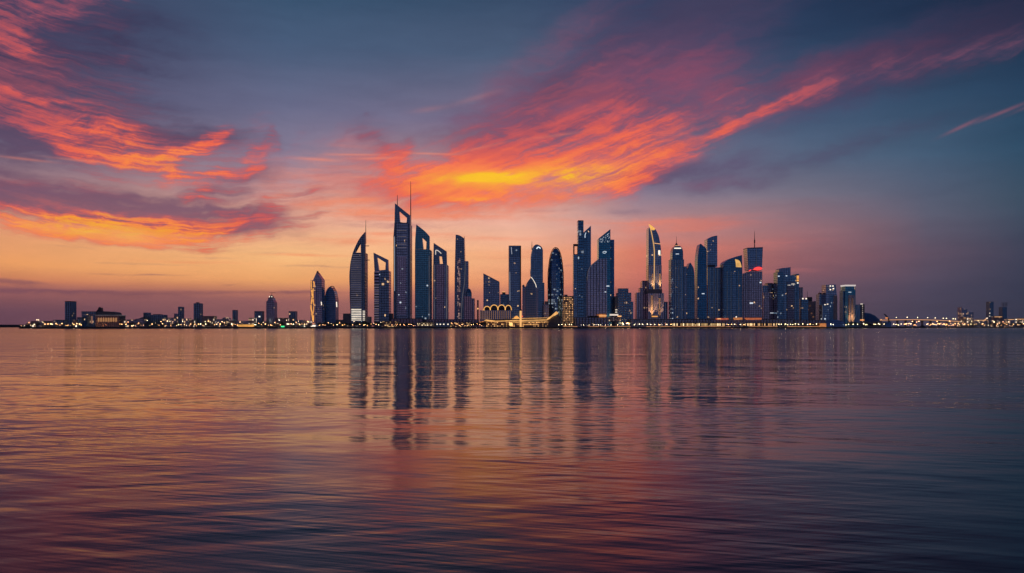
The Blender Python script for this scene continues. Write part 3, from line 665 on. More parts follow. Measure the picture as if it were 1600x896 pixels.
t.part('wall_lamp', L_cool, t.box(947.6,952,446.6,448,-0.9,-0.2)); t.part('wall_lamp', L_cool, t.box(944.8,947.2,456,457,-0.9,-0.1))

t = Thing('apartment_tower', 'stepped apartment tower with a pale square grid of balconies, right of the wedge topped tower', 'apartment tower', 976, 60)
g3 = facade(DEEP, frame=(0.34,0.32,0.38), lit=0.03, cw=4.6, ch=5.2, mull=0.28, sill=0.28)
t.part('wall', g3, t.box(965.3,986.4,457.6,511,0,24)); t.part('upper_floors', g3, t.box(967,982,450.8,457.4,1,22)); t.part('side_shaft', facade(NAVY, lit=0.01), t.box(986.6,989.8,471.5,511,3,22))
t.part('left_pier', M_conc, t.box(961.6,965.1,463,511,4,20)); t.part('mast', M_dark, t.spire(963.4,463,448,0.5,0.25,10))
t.part('lit_floor', L_white, t.box(961.8,964.8,484,484.8,3.3,3.9)); t.part('lit_floor', L_white, t.box(961.8,964.8,487.6,488.4,3.3,3.9))

t = Thing('apartment_tower', 'stepped mauve tower rising in three steps against the left of the gold-crowned tower', 'apartment tower', 1003, 85)
g4 = facade(MAUVE, frame=(0.2,0.18,0.22), lit=0.01, mull=0.35, cw=4)
t.part('wall', g4, t.box(994.5,999.8,457.4,511,0,22)); t.part('wall', g4, t.box(1000,1003,449.8,511,-1,22)); t.part('wall', g4, t.box(1003.2,1012.8,440.2,511,-2,22)); t.part('roof', M_dark, t.box(1004,1010,438.8,440,0,18))

# gold crown
t = Thing('skyscraper', 'curved tower with a glowing gold blade-shaped crown and floodlit lower corners', 'skyscraper', 1023, 50)
rt = smooth([(1013.6,350.7),(1018,353),(1023.5,357.9),(1028.2,366),(1030.8,376),(1032.6,386.6),(1033.3,400),(1033.6,414.8)],5)
t.part('upper_shaft', facade(SLATE, lit=0.02), t.prism([(1013.2,414.8)]+[(1013.6,356)]+[p for p in rt if p[1] > 356.5]+[(1033.6,414.8)], 0, 28))
t.part('lower_shaft', facade(STEEL, lit=0.0, mull=0.3), t.box(1013,1033.8,415.6,452,-1,28)); t.part('base_shaft', facade(MAUVE, lit=0.0, mull=0.3), t.box(1012.6,1037,458.4,511,-3,28)); t.part('waist', M_conc, t.box(1012.8,1034.4,452.2,458.2,-2,28))
t.part('crown_blade', glow('crown_gold', (1.0,0.62,0.16), 1.15, 0.25, 0.1), t.prism([(1013.2,350.2)]+[p for p in rt if p[1] < 358.5]+[(1022,360),(1017.4,359.4),(1016,356.5)], -1.4,-0.2))
t.part('gold_edge', glow('edge_gold', (1.0,0.66,0.30), 0.8), t.band(smooth([(1013.8,352),(1016.6,359),(1019.4,372),(1021.6,386),(1022.3,397),(1022,425),(1021.6,452)]), 1.3,-2.4,-1.1))
t.part('joint_band', M_pale, t.box(1013,1033.6,414.9,415.5,-1.4,28)); t.part('lit_band', L_warm, t.band([(1022.6,380.4),(1032,381.6)], 0.9,-0.9,-0.1)); t.part('lit_panel', L_white, t.box(1028.6,1031.6,391.5,398,-0.9,-0.1))
M_pier = plain('pale_pier', (0.5,0.44,0.38), 0.5)
def flood(t, x0, x1, y0, y1, d, power, reach=None):
    """pale pier with a real floodlamp at its foot shining up it"""
    p = t.part('floodlit_pier', M_pier, t.box(x0, x1, y0, y1, d, d+1.0))
    ld = bpy.data.lights.new('floodlamp', 'SPOT'); ld.energy = power; ld.color = (1.0, 0.50, 0.22); ld.spot_size = R(62); ld.spot_blend = 0.6; ld.shadow_soft_size = 0.4
    lo_ = bpy.data.objects.new('floodlamp', ld); COL.objects.link(lo_); lo_.parent = p
    lo_.location = (t.lx((x0+x1)/2), d-5.0, t.lz(y1)+0.5)
    lo_.rotation_euler = Vector((0, -4.5, -max(18.0, (t.lz(y0)-t.lz(y1))*0.55))).to_track_quat('Z', 'Y').to_euler()
    return p
for a, b_, y0, y1, s_ in ((1016.6,1019.6,462,496.5,1.0),(1028.6,1031.6,466,496.5,0.8),(1029.4,1032,428,452,0.55),(1018.2,1020.2,428,452,0.4)):
    flood(t, a, b_, y0, y1, -4.2 if y1 > 460 else -2.2, s_*120000)
t.part('entrance', L_gold, t.box(1017.6,1027,494,495.6,-4.4,-3.1))
t = Thing('office_block', 'small low plain block at the right foot of the gold-crowned tower', 'office block', 1040, 80)
t.part('wall', facade(STEEL, lit=0.0, mull=0.4), t.box(1037.3,1043.2,472.6,511,0,16)); t.part('roof', M_dark, t.box(1037.1,1043.4,471.9,472.5,-0.3,16))

# pinnacle tower
t = Thing('skyscraper', 'stepped tower with a lit conical pinnacle on a rounded top and a fine needle', 'skyscraper', 1058.8, 55)
t.part('wall', facade(NAVY, frame=(0.10,0.11,0.15), lit=0.01, mull=0.3), t.box(1052.2,1068.8,405.6,511,0,26))
t.part('balcony_bay', facade(DEEP, frame=(0.32,0.33,0.4), lit=0.12, col=COOL, glow=0.6, mull=0.3, sill=0.45), t.box(1048.2,1052,405.6,511,-1,24))
t.part('upper_shaft', facade(DEEP, lit=0.05, col=COOL, glow=0.9), t.prism([(1050.6,405.4),(1050.8,395)]+smooth([(1050.8,395),(1051.4,391),(1053,387.2),(1055.6,384.6),(1062,384.6),(1065.4,387.2),(1067,391),(1067.6,395)],3)+[(1067.6,405.4)], 1, 24))
t.part('pinnacle', M_conc, t.lathe([(1055.4,384.4),(1056.4,382.4),(1057.6,380),(1058.8,378)], 12, 12, 1, 1058.8)); t.part('needle', M_dark, t.spire(1058.8,379,368.5,0.5,0.2,12))
t.part('light_ring', L_white, t.box(1053.6,1064.4,387.4,388.9,0.2,0.9)); t.part('light_ring', L_warm, t.box(1056.2,1061.4,383.4,384.4,6,7)); t.part('light_ring', L_cool, t.box(1056,1061,396.6,397.6,0.2,0.9))
t.part('vertical_rib', L_edge2, *[t.box(x,x+0.5,407,509,-0.7,-0.1) for x in (1055.4,1060.4,1064.8)])
t = Thing('skyscraper', 'pointed leaf-tipped tower right beside the pinnacle tower', 'skyscraper', 1078.5, 75)
t.part('glass_shaft', facade(DEEP, lit=0.03, col=COOL, glow=0.6), t.prism([(1073.9,511),(1073.9,421)]+smooth([(1073.9,421),(1075.6,416.5),(1078.5,410.8),(1081.6,415),(1084.2,421),(1085.2,432)],4)+[(1085.3,511)], 0, 24))
t.part('side_shaft', facade(SLATE, lit=0.005, mull=0.3), t.box(1069.2,1073.7,416.4,511,2,24)); t.part('roof_rib', M_pale, t.band(smooth([(1078.5,411),(1075.8,416.8),(1074.2,421.2)]), 0.8,-0.6,-0.1))
t = Thing('office_block', 'plain mauve block in the gap behind the leaf-tipped tower', 'office block', 1087, 130)
t.part('wall', facade(MAUVE, lit=0.0, mull=0.35), t.box(1083,1091,446,511,0,20)); t.part('roof', M_dark, t.box(1083,1091,445.4,445.9,0,20))

t = Thing('skyscraper', 'dark teal tower with curved blade top, left of the slab with a quarter-round roof', 'skyscraper', 1097, 70)
t.part('glass_shaft', facade((0.08,0.30,0.52), lit=0.01), t.prism([(1089.9,511),(1089.9,408)]+smooth([(1089.9,408),(1091,395.7),(1094,381.7),(1098.6,384.2),(1103.7,388.5)],4)+[(1104.4,395),(1104.4,511)], 0, 26))
t.part('wall_light', L_cool, t.box(1096.6,1100.6,458.6,459.8,-0.7,-0.1))
t = Thing('skyscraper', 'tall slab with a quarter-round roof rising to the right above a wider lower block', 'skyscraper', 1113, 95)
t.part('glass_shaft', facade(SLATE, lit=0.01), t.prism([(1104.9,417),(1105.2,374)]+smooth([(1105.2,374),(1110,371),(1115,369.3),(1120.8,368.3)],4)+[(1120.9,417)], 0, 26))
t.part('lower_block', facade(NAVY, frame=(0.10,0.11,0.15), lit=0.02, mull=0.3), t.box(1104.6,1125.4,418.4,511,-6,26)); t.part('setback', M_conc, t.box(1105.6,1117,414,418.2,-3,-0.2))
t.part('vertical_rib', L_edge2, *[t.box(x,x+0.6,419,509,-6.7,-6.1) for x in (1107.6,1114.2,1119.6)])
t = Thing('office_block', 'narrow mauve block between the quarter-round slab and the tower with a gold roof panel', 'office block', 1128, 140)
t.part('wall', facade(MAUVE, lit=0.0, mull=0.3), t.box(1124,1131.5,442,511,0,20)); t.part('roof', M_dark, t.box(1124,1131.5,441.4,441.9,0,20))

t = Thing('skyscraper', 'broad tower with sweeping curved roof and large lit gold panel under its right tip', 'skyscraper', 1145, 70)
t.part('glass_shaft', facade(DEEP, lit=0.005), t.prism([(1130.5,511),(1130.5,412.6)]+smooth([(1130.5,412.6),(1133,409),(1137.4,406),(1147.7,402),(1159.4,398.8)],4)+[(1160,420),(1160,511)], 0, 30))
t.part('gold_panel', glow('panel_gold', (1.0,0.66,0.24), 0.95, 0.4, 0.08), t.prism(smooth([(1148.4,405.6),(1154,407),(1157.6,412),(1158.4,418)],4)+[(1150,417.6),(1149.6,411)], -0.9,-0.1))
t.part('panel_hood', M_pale, t.band(smooth([(1146,405.4),(1152,405.2),(1156.6,409.5),(1158.9,417)]), 1.0,-1.2,-0.2))
t.part('vertical_rib', L_edge2, *[t.box(x,x+0.5,424,508,-0.7,-0.1) for x in (1136,1142,1154)]); t.part('centre_bay', facade(NAVY, lit=0.05, col=WARM, glow=0.8), t.box(1145,1149.6,424,509,-1.6,-0.1))

# flared top with the red sign
t = Thing('skyscraper', 'tower with a flared square top, tall mast and a glowing red sign below the top', 'skyscraper', 1180, 80)
t.part('upper_shaft', facade(SLATE, lit=0.0), t.prism([(1169.4,422.6),(1167.3,388.6),(1192,387.6),(1190.6,422.6)], 0, 28)); t.part('roof_slab', M_pale, t.prism([(1167.2,388.4),(1167.2,387.4),(1192.1,386.4),(1192.1,387.4)], -0.5,28))
t.part('mast', M_dark, t.spire(1181.7,388,360.4,1.1,0.3,12)); t.part('mast_collar', M_dark, t.box(1180.9,1182.5,374,379,11,13)); t.part('face_rib', L_edge2, t.box(1181.4,1182,389,417,-0.7,-0.1))
t.part('lower_shaft', facade(MAUVE, frame=(0.12,0.11,0.14), lit=0.01, mull=0.3), t.box(1170,1190.6,424.4,511,-2,28)); t.part('left_shaft', facade(MAUVE, lit=0.0, mull=0.4), t.prism([(1160.6,511),(1160.6,428.8),(1169.8,424.8),(1169.8,511)], 0,26))
t.part('red_sign', L_red, t.prism(smooth([(1176.4,421.6),(1179,419),(1183,417.6),(1187,417.8),(1190.2,419.6),(1188.6,421.8),(1183,423)],3), -3.4,-2.1)); t.part('red_sign', L_red, t.band([(1169.6,424),(1173,422)], 1.6,-3.0,-2.1)); t.part('wall_light', L_cool, t.box(1186.6,1189,441,442.6,-2.9,-2.1))
t.part('wall_light', L_cool, t.box(1171,1176,473,475,-2.9,-2.1))

t = Thing('office_tower', 'wide dull slate block with stepped flat roof, right of the red-sign tower', 'office tower', 1203, 120)
g5 = facade(SLATE, frame=(0.12,0.12,0.15), lit=0.01, mull=0.3)
t.part('wall', g5, t.box(1191.6,1199.6,446.4,511,0,24)); t.part('wall', g5, t.box(1199.8,1215,443.6,511,1,24)); t.part('roof', M_dark, t.box(1199.8,1208,442.4,443.4,2,20)); t.part('front_wing', facade(MAUVE, frame=(0.12,0.12,0.15), lit=0.01, mull=0.35), t.box(1192,1214,457.4,511,-4,-0.2)); t.part('wall_light', L_cool, t.box(1202.4,1207.4,489,489.8,-4.6,-4.1))

t = Thing('office_tower', 'tall stepped dark-blue tower with a slanted upper storey and a gold lit right corner', 'office tower', 1231, 85)
t.part('back_shaft', facade(SLATE, lit=0.0, mull=0.25), t.prism([(1219.4,511),(1219.4,421),(1222,419),(1237.4,417.3),(1237.4,511)], 8,32)); t.part('left_shaft', facade(DEEP, lit=0.08, col=COOL, glow=0.8), t.box(1215.4,1224,425.2,511,2,28)); t.part('right_shaft', facade(NAVY, lit=0.02, col=WARM), t.box(1224.2,1244,430.4,511,0,28))
t.part('right_pier', facade(DEEP, lit=0.0), t.box(1244.2,1248.3,428.4,511,-1,26)); t.part('gold_corner', L_gold, t.box(1244.6,1247.8,431,436,-1.8,-1.1)); t.part('gold_corner', L_gold, t.box(1244.6,1247.6,437,440,-1.8,-1.1)); t.part('gold_corner', L_white, t.box(1245.2,1247.2,441.6,443.4,-1.8,-1.1))
t.part('balcony_bay', facade((0.3,0.3,0.42), frame=(0.25,0.23,0.26), lit=0.02, sill=0.45, mull=0.2), t.box(1229.6,1241,441,511,-1.6,-0.1)); t.part('crown_lights', facade(NAVY, lit=0.5, col=WHITE, glow=1.2, cw=3, ch=2.4), t.box(1230,1241.6,443.6,446.6,-2.3,-1.7)); t.part('roof_lamp', L_cool, t.box(1227.8,1229.8,430.8,432,-0.8,-0.1)); t.part('roof_lamp', L_cool, t.box(1216,1218.6,431,432.4,1.2,1.9))
t = Thing('apartment_tower', 'narrow pale tower lit warm at its foot, right of the tower with the gold corner', 'apartment tower', 1251.5, 110)
t.part('wall', facade((0.5,0.4,0.45), frame=(0.36,0.3,0.3), lit=0.0, mull=0.4), t.box(1248.6,1254.6,450,511,0,18)); flood(t, 1249.6, 1251.8, 472, 498, -1.1, 60000); t.part('roof', M_dark, t.box(1248.4,1254.8,449.3,449.9,0,18))
t = Thing('apartment_tower', 'dark mid-rise with two bright lamps on its roof', 'apartment tower', 1257.5, 85)
t.part('wall', facade(DEEP, lit=0.05, col=WARM, glow=1.0), t.box(1252.2,1262.8,468,511,0,20))
for x in (1253.6,1258.8): t.part('roof_lamp', L_white, t.box(x,x+1.8,466,468,-0.6,0.6))
t = Thing('apartment_tower', 'brownish mid-rise with lit floor lines, a thin mast and a small roof hut', 'apartment tower', 1269, 95)
t.part('wall', facade((0.36,0.22,0.22), frame=(0.42,0.27,0.24), lit=0.12, col=AMBER, glow=0.3, sill=0.5, mull=0.1, metal=0.3), t.box(1263.2,1274.4,471.3,511,0,20)); t.part('roof_hut', M_dark, t.box(1264,1270,464.4,471.1,3,15)); t.part('mast', M_dark, t.spire(1263.6,471,454.4,0.6,0.25,8)); t.part('side_pier', M_conc, t.box(1272,1274.6,470.8,511,-0.6,-0.1))

t = Thing('apartment_tower', 'slim blue tower with a roof spike behind a low blue block', 'apartment tower', 1284.5, 110)
t.part('wall', facade(NAVY, lit=0.0), t.box(1280.2,1288.8,460,511,0,18)); t.part('roof_cap', M_dark, t.box(1281.4,1284.6,457.8,459.8,3,12)); t.part('mast', M_dark, t.spire(1282.4,458,455,0.5,0.25,6))
t = Thing('office_block', 'low blue block with two roof edge lamps in front of the slim spiked tower', 'office block', 1290, 75)
t.part('wall', facade(NAVY, frame=(0.12,0.12,0.15), lit=0.03, col=COOL), t.box(1284.9,1294.8,476.4,511,0,18)); t.part('roof_lamp', L_white, t.box(1288,1289.8,475.6,477,-0.7,-0.1)); t.part('roof_lamp', L_white, t.box(1292,1294,475,476.2,-0.7,-0.1)); t.part('corner_light', L_edge, t.box(1284.4,1285,478,508,-0.6,-0.1))
t = Thing('apartment_tower', 'tapered tower with four square lamps below its roof and a warm lit right side', 'apartment tower', 1299.5, 95)
t.part('wall', facade(SLATE, lit=0.02), t.prism([(1290.6,511),(1290.6,445.4),(1305.8,444.8),(1308.4,467),(1308.6,511)], 0, 24)); t.part('lit_bay', facade((0.5,0.36,0.34), frame=(0.4,0.3,0.28), lit=0.12, col=AMBER, glow=0.5, mull=0.35, sill=0.45, metal=0.4), t.box(1302,1307.8,462,509,-1.2,-0.1)); t.part('dark_bay', facade(DEEP, lit=0.03, col=COOL), t.box(1296,1301.8,462,509,-1.0,-0.1))
for x, y in ((1296.4,446.4),(1300.4,446.4),(1296.4,452),(1301.2,450.4)): t.part('roof_lamp', L_white, t.box(x,x+1.9,y,y+1.7,-0.8,-0.1))

t = Thing('apartment_tower', 'blue tower with bright white band round its flat roof, last tall tower on the right', 'apartment tower', 1328, 90)
t.part('wall', facade(TEAL, lit=0.01), t.box(1320.6,1336.8,447.6,511,0,24)); t.part('left_shaft', facade((0.08,0.3,0.52), lit=0.0), t.box(1318.3,1320.4,454.8,511,3,22)); t.part('roof_band', glow('roof_white', (1.0,0.86,0.80), 0.62), t.box(1320.4,1336.9,445.3,447.4,-1,24))
t.part('lit_bay', facade((0.42,0.4,0.5), frame=(0.3,0.28,0.3), lit=0.05, col=WARM, glow=0.5, mull=0.4), t.box(1325,1335,461,509,-1.2,-0.1)); flood(t, 1325.6, 1327, 466, 508, -2.3, 60000); flood(t, 1331, 1332.6, 466, 508, -2.3, 60000); t.part('wall_light', L_cool, t.box(1325.6,1330,456.4,457.2,-0.7,-0.1))
t = Thing('apartment_block', 'two low joined blocks with a column of lit stair windows, right of white-banded tower', 'apartment block', 1344, 85)
t.part('wall', facade(NAVY, lit=0.0, mull=0.3), t.box(1337.4,1344.2,476.2,511,0,18)); t.part('stair_tower', facade((0.14,0.12,0.14), frame=(0.08,0.07,0.09), lit=0.0), t.box(1344.4,1350.6,475.8,511,-1,18))
for i in range(8): t.part('stair_window', glow('stair_light', (1.0,0.8,0.62), 0.3+0.35*(i%3==0)), t.box(1346.8,1347.9,478+3.4*i,479.5+3.4*i,-1.6,-1.1))
t.part('roof_lamp', L_white, t.box(1344.8,1348,475,475.7,-0.8,2)); t.part('entrance_light', L_amber, t.box(1343.6,1350,499.4,501.4,-1.6,-1.1))

# ---------------------------------------------------------------- the low left shore
gl = facade(DEEP, frame=(0.08,0.09,0.12), lit=0.02, col=WARM, mull=0.3)
t = Thing('tower_block', 'lone plain dark tower at the far left end of the shore', 'tower block', 106.1, 120)
t.part('wall', gl, t.box(101.3,111,471.4,511,0,18)); t.part('roof', M_dark, t.box(101.1,111.2,470.8,471.3,-0.3,18))
t = Thing('hotel', 'wide hotel with a square gateway opening, spiked roof and floodlit arcade, near the left end', 'hotel', 150, 60)
gw = facade(DEEP, frame=(0.1,0.1,0.13), lit=0.02, col=WARM, mull=0.3)
t.part('gateway', gw, t.box(127.5,136.4,492.2,511,0,20), t.box(144.9,149.6,492.2,511,0,20)); t.part('lintel', gw, t.box(127.5,149.8,486.8,492,-0.5,20))
t.part('roof_spike', M_dark, t.prism([(148.6,487),(151,484),(153.2,480),(154.2,481.6),(156.6,481),(157.6,487)], 3,9)); t.part('upper_hall', M_roof, t.prism(smooth([(149.8,492.4),(150.4,487.6),(164,486.8),(174,487.6),(179.2,489.4),(179.4,492.4)],3), 2,24))
t.part('arcade', facade((0.4,0.25,0.2), frame=(0.5,0.34,0.24), lit=0.0, mull=0.4), t.box(149.8,186.5,493.2,511,-1.5,22)); t.part('cornice', L_edge, t.box(149.8,188,492.5,493.1,-2,22))
for i in range(8): t.part('lit_arch', glow('arch_light', (1,0.55,0.26), 0.34), t.prism([(153.6+3.9*i,503),(153.6+3.9*i,498)]+smooth([(153.6+3.9*i,498),(154.9+3.9*i,496.4),(156.2+3.9*i,498)],3)+[(156.2+3.9*i,503)], -2.2,-1.6))
t.part('rear_wall', glow('gateway_back', (0.9,0.42,0.3), 0.22), t.box(136.6,144.7,494,506,12,13))
def low(name, label, cat, off, parts, group=None):
    xs_ = [p[1][0] for p in parts]+[p[1][1] for p in parts]
    t = Thing(name, label, cat, (min(xs_)+max(xs_))/2, off, group)
    for pn, bx, m in parts:
        t.part(pn, m, t.box(bx[0], bx[1], bx[2], bx[3] if len(bx) > 3 else 511, bx[4] if len(bx) > 4 else 0, bx[5] if len(bx) > 5 else 14))
    return t
gd = facade(SLATE, frame=(0.14,0.13,0.14), lit=0.12, glow=1.6, col=WARM, mull=0.35); ge = facade((0.3,0.24,0.26), frame=(0.2,0.17,0.17), lit=0.2, col=WARM, col2=WHITE, glow=2.0, mull=0.35, metal=0.3)
low('office_block','long dark low block with a taller left stair tower and a gently ridged roof','office block',100,[('stair_tower',(224,230.6,488.7),gl),('wall',(230.8,256.6,492.2),gl),('roof',(238,250,491.2,492,2,12),M_dark)])
low('tower_block','thin dark tower with a lower step on its left, right of the ridged-roof block','tower block',120,[('wall',(278.2,283.1,480.2),gl),('roof',(277.9,283.4,479.6,480.1,-0.3,14),M_pale),('step',(272,278,490.2),gd)])
low('tower_block','broad dark tower with a small roof hut, second tallest on the left shore','tower block',110,[('wall',(302.5,312.7,474.2),gl),('roof_hut',(305,308.5,472.6,474,3,10),M_dark)])
low('apartment_block','squat block with a cluster of lit windows right of the broad dark tower','apartment block',70,[('wall',(316.2,334.6,494.6),ge),('roof',(316,334.8,494.1,494.5,-0.3,14),M_dark)])
t = Thing('hall', 'small round-roofed hall left of the thinnest tower on the left shore', 'hall', 351.6, 80); t.part('wall', gd, t.prism(smooth([(346.7,511),(346.7,500),(348,497.4),(351.6,496),(355.2,497.4),(356.6,500),(356.6,511)],3),0,16)); t.part('door_light', L_warm, t.box(350,352,505,507,-0.6,-0.1))
low('tower_block','thinnest tower of the left shore, standing alone like a slab','tower block',115,[('wall',(363.1,367.9,485.2),gl),('roof',(363,368,484.7,485.1,-0.3,14),M_dark)])
low('pavilion','low pavilion lit bright yellow all along its front on the left shore','pavilion',20,[('roof',(371.6,394.9,506.2,507.2,-1,12),M_roof),('lit_front',(372,394.4,507.4,510.9,0,10),glow('yellow_front',(1.0,0.55,0.14),1.0,0.5,0.15))])
low('apartment_block','square dark block with a bright lit window left of the crowned tower','apartment block',100,[('wall',(397.4,409.3,487),gl),('roof',(397.2,409.5,486.4,486.9,-0.3,14),M_dark),('lit_window',(404.2,406.6,494,496,-0.7,-0.1),L_white)])
t = Thing('tower_block', 'tallest tower of the left shore, with a lit stepped crown and thin mast', 'tower block', 422.4, 105)
t.part('wall', facade(SLATE, frame=(0.1,0.1,0.13), lit=0.02, col=WARM, mull=0.35), t.prism([(416,511),(416,471.4),(418.4,469.6),(418.8,465.6),(425.4,465.6),(426.2,469),(428.8,473),(428.8,511)],0,18)); t.part('crown', M_dark, t.prism([(420.4,465.4),(421.2,463.2),(422.6,461.4),(424,463.2),(424.8,465.4)],2,14))
t.part('mast', M_dark, t.spire(422.6,462,457.4,0.5,0.2,8)); t.part('crown_lamp', L_white, t.box(420.4,421.4,463,464.6,0.6,1.4)); t.part('crown_lamp', L_white, t.box(424,425,463,464.6,0.6,1.4)); t.part('crane_arm', M_dark, t.box(420,428,457.2,457.7,8,9))
low('tower_block','short square-topped tower between the crowned tower and the gold-lit tower','tower block',100,[('wall',(451,461.6,487.2),gl),('roof',(450.8,461.8,486.6,487.1,-0.3,14),M_dark),('lit_window',(457.6,459,499,501,-0.6,-0.1),L_warm)])
rows = [('house','low white-lit shed near the left tip of the shore',(48.5,56,502.6),ge),('house','low flat house with a pale lit roof edge by the left tip of the shore',(57,66,503.6),gd),('house','small warm-lit house left of the lone plain dark tower',(64.5,75,502.4),ge),('apartment_block','dark low block directly left of the lone plain tower',(83,100.8,500.6),gl),
 ('apartment_block','low striped block between the lone plain tower and the gateway hotel',(113,119.6,500.6),ge),('apartment_block','dark block leaning on the left side of the gateway hotel',(120.4,127.2,496.4),gl),('house','small lit house directly right of the hotel arcade',(188.6,196,502),ge),('apartment_block','long low block with scattered lights below the low hill',(196.6,211,500.2),gd),('apartment_block','low block right of the low hill and left of the ridged-roof block',(211.8,223.6,499),gd),
 ('apartment_block','low dark block right of the ridged-roof block',(257.4,271.6,497.2),gd),('apartment_block','low wide block right of the first slim tower',(284,294.4,498.6),gd),('house','low lit house at the left foot of the broad dark tower',(294.8,302,501.4),ge),('apartment_block','low pale block between the squat lit block and the round-roofed hall',(335.4,346,499.6),gd),('house','low house at the right foot of the round-roofed hall',(357,362.6,502.4),ge),
 ('apartment_block','low block behind the yellow-lit pavilion',(370,388,502.2),gd),('apartment_block','white-lit low block left of the square dark block',(388.6,397,497.6),ge),('apartment_block','low block with many lit windows right of the crowned tower',(430,450.4,497.6),ge),('house','dark low house right of the short square-topped tower',(462,474,500.8),gd),('house','low white-lit house at the left foot of the gold-lit tower',(474.6,485,502),ge)]
for nm, lb, bx, m in rows:
    low(nm, lb, 'house' if nm == 'house' else 'apartment block', 55, [('wall',bx,m),('roof',(bx[0]-0.2,bx[1]+0.2,bx[2]-0.6,bx[2]-0.05,-0.4,14.4),M_roof)])

# ---------------------------------------------------------------- waterfront below the towers
t = Thing('arched_hall', 'hall with four glowing gold arches along its roof, behind the long gold terminal', 'hall', 774, 45)
t.part('wall', facade(SLATE, frame=(0.16,0.15,0.16), lit=0.0, mull=0.3), t.box(749.6,799,485.2,511,0,26))
for k_ in range(15): t.part('lit_mullion', glow('mullion_light', (1.0,0.6,0.34), 0.35), t.box(751+3.3*k_,751.5+3.3*k_,486,499,-0.8,-0.1))
for a, b, y in ((756,766,479),(766,778,476.8),(778,789.4,476.8),(789.4,799,477.4)):
    arc = [((a+b)/2-(b-a)/2*math.cos(math.pi*i/12), 485-(485-y)*math.sin(math.pi*i/12)**0.8) for i in range(13)]
    t.part('roof_vault', M_dark, t.prism(arc, 0.8, 20))
    t.part('gold_arch', glow('arch_gold', (1.0,0.60,0.20), 1.0), t.band(arc, 1.5,-0.9,0.7))
t.part('eave_light', L_gold, t.box(753.6,757.6,484.4,485.1,-0.9,-0.1))

t = Thing('terminal', 'long waterfront terminal with glowing gold roof edges, lit column and wing swept up at right', 'terminal', 812, 22)
gt = glow('roof_gold', (1.0,0.60,0.22), 1.15, 0.35, 0.1)
t.part('wall', facade((0.3,0.2,0.16), frame=(0.3,0.2,0.12), lit=0.5, col=(1,0.5,0.18), glow=1.6, cw=3, ch=3.6, mull=0.3, sill=0.4, metal=0.3), t.box(757,858,503.2,511,2,30))
t.part('gold_roof', gt, t.prism([(756.6,501.6),(759,499.6),(763,500.2),(775,501.6),(800,500.8),(855.4,499.6),(855.4,500.7),(800,502),(775,502.8),(764,502.6)], -1.5,24)); t.part('upper_roof', M_roof, t.prism([(764,500),(800,498.2),(855,496.8),(855,499.4),(800,500.6),(775,501.4)], 0,24)); t.part('upper_edge', gt, t.band([(800,498.4),(830,497.6),(855,497)], 0.9,-0.9,-0.1))
t.part('swept_wing', gt, t.prism([(855.2,500.4),(855.2,498.2),(862,493.6),(869.4,486.9),(872.4,489),(871.4,491),(864,494.8),(858.5,498.6)], -1,20)); t.part('wing_core', M_roof, t.prism([(857,511),(857,500.6),(866,494.5),(874,493),(879,502),(879,511)], 3,24))
t.part('lit_column', glow('column_light', (1.0,0.62,0.26), 1.0), t.box(812,815,486,511,-3,-1.6)); t.part('column_cap', M_dark, t.prism([(811,485.9),(811.6,484.2),(813.5,483.4),(815.4,484.2),(816,485.9)], -3.2,-1.4))
t.part('dome_light', L_gold, t.prism(smooth([(802,498.2),(804,495.4),(807,493.8),(810,495.4),(811.6,498)],3), 2,8)); t.part('floodlight', glow('flood', (1.0,0.72,0.3), 1.5), t.box(796,801,504.6,509.4,0.6,1.6)); t.part('canopy', L_amber, t.band([(744,504.8),(756,502.6)], 0.8,0,3)); t.part('window_band', glow('window_gold', (1.0,0.6,0.22), 1.4, 0.9, 0.5), t.box(800,856,502.9,503.9,0.6,1.6)); t.part('window_band', glow('window_gold', (1.0,0.6,0.22), 1.4, 0.9, 0.5), t.box(817,842,507,508,0.8,1.8)); t.part('red_lantern', glow('lantern', (1,0.14,0.06), 0.9), t.box(814.4,817,493.6,495.6,0,1.4))

M_podium = facade((0.3,0.3,0.42), frame=(0.10,0.10,0.12), lit=0.01, col=WARM, mull=0.3, cw=6)
low('podium_building','long dark flat building under the slim tower and the grey quarter-round block','podium',30,[('wall',(899,951,497),M_podium),('roof',(898.6,951.4,496.2,496.9,-0.6,16),M_roof),('roof_deck',(921,938,493.8,496.1,2,12),M_dark)])
low('pavilion','orange-lit rooftop kiosk on the long dark flat building','pavilion',24,[('wall',(936.6,947,491,496),glow('kiosk_light',(1.0,0.42,0.14),0.7,0.7,0.3)),('roof',(936,947.6,490,490.8,-1,14),M_roof),('eave_light',(935.8,947.8,493.4,494.2,-1.4,-0.7),L_warm)])
low('pavilion','bright white-roofed pavilion in front of the stepped grid tower','pavilion',26,[('roof',(953.6,966,491,493.4,-1,12),glow('white_roof',(1,0.84,0.70),0.8)),('side_roof',(966.2,971,493.6,495.2,-1,12),L_warm),('wall',(951.4,970,495.4,502,0,12),ge),('lit_pier',(958,959,495.5,502,-0.8,-0.1),L_edge)])
low('podium_building','long dark podium under the gold-crowned tower and the pinnacle tower','podium',34,[('wall',(985,1110,499.4),M_podium),('roof',(984.6,1110.4,498.6,499.3,-0.6,16),M_roof)])
low('podium_building','long dark podium below the red-sign tower and the dull slate block','podium',34,[('wall',(1111,1240,499.6),M_podium),('roof',(1110.8,1240.4,498.8,499.5,-0.6,16),M_roof)])
low('podium_building','dark podium right of the gold-corner tower and below the mid-rises','podium',30,[('wall',(1241,1290,501),M_podium),('roof',(1240.8,1290.4,500.2,500.9,-0.6,16),M_roof)])
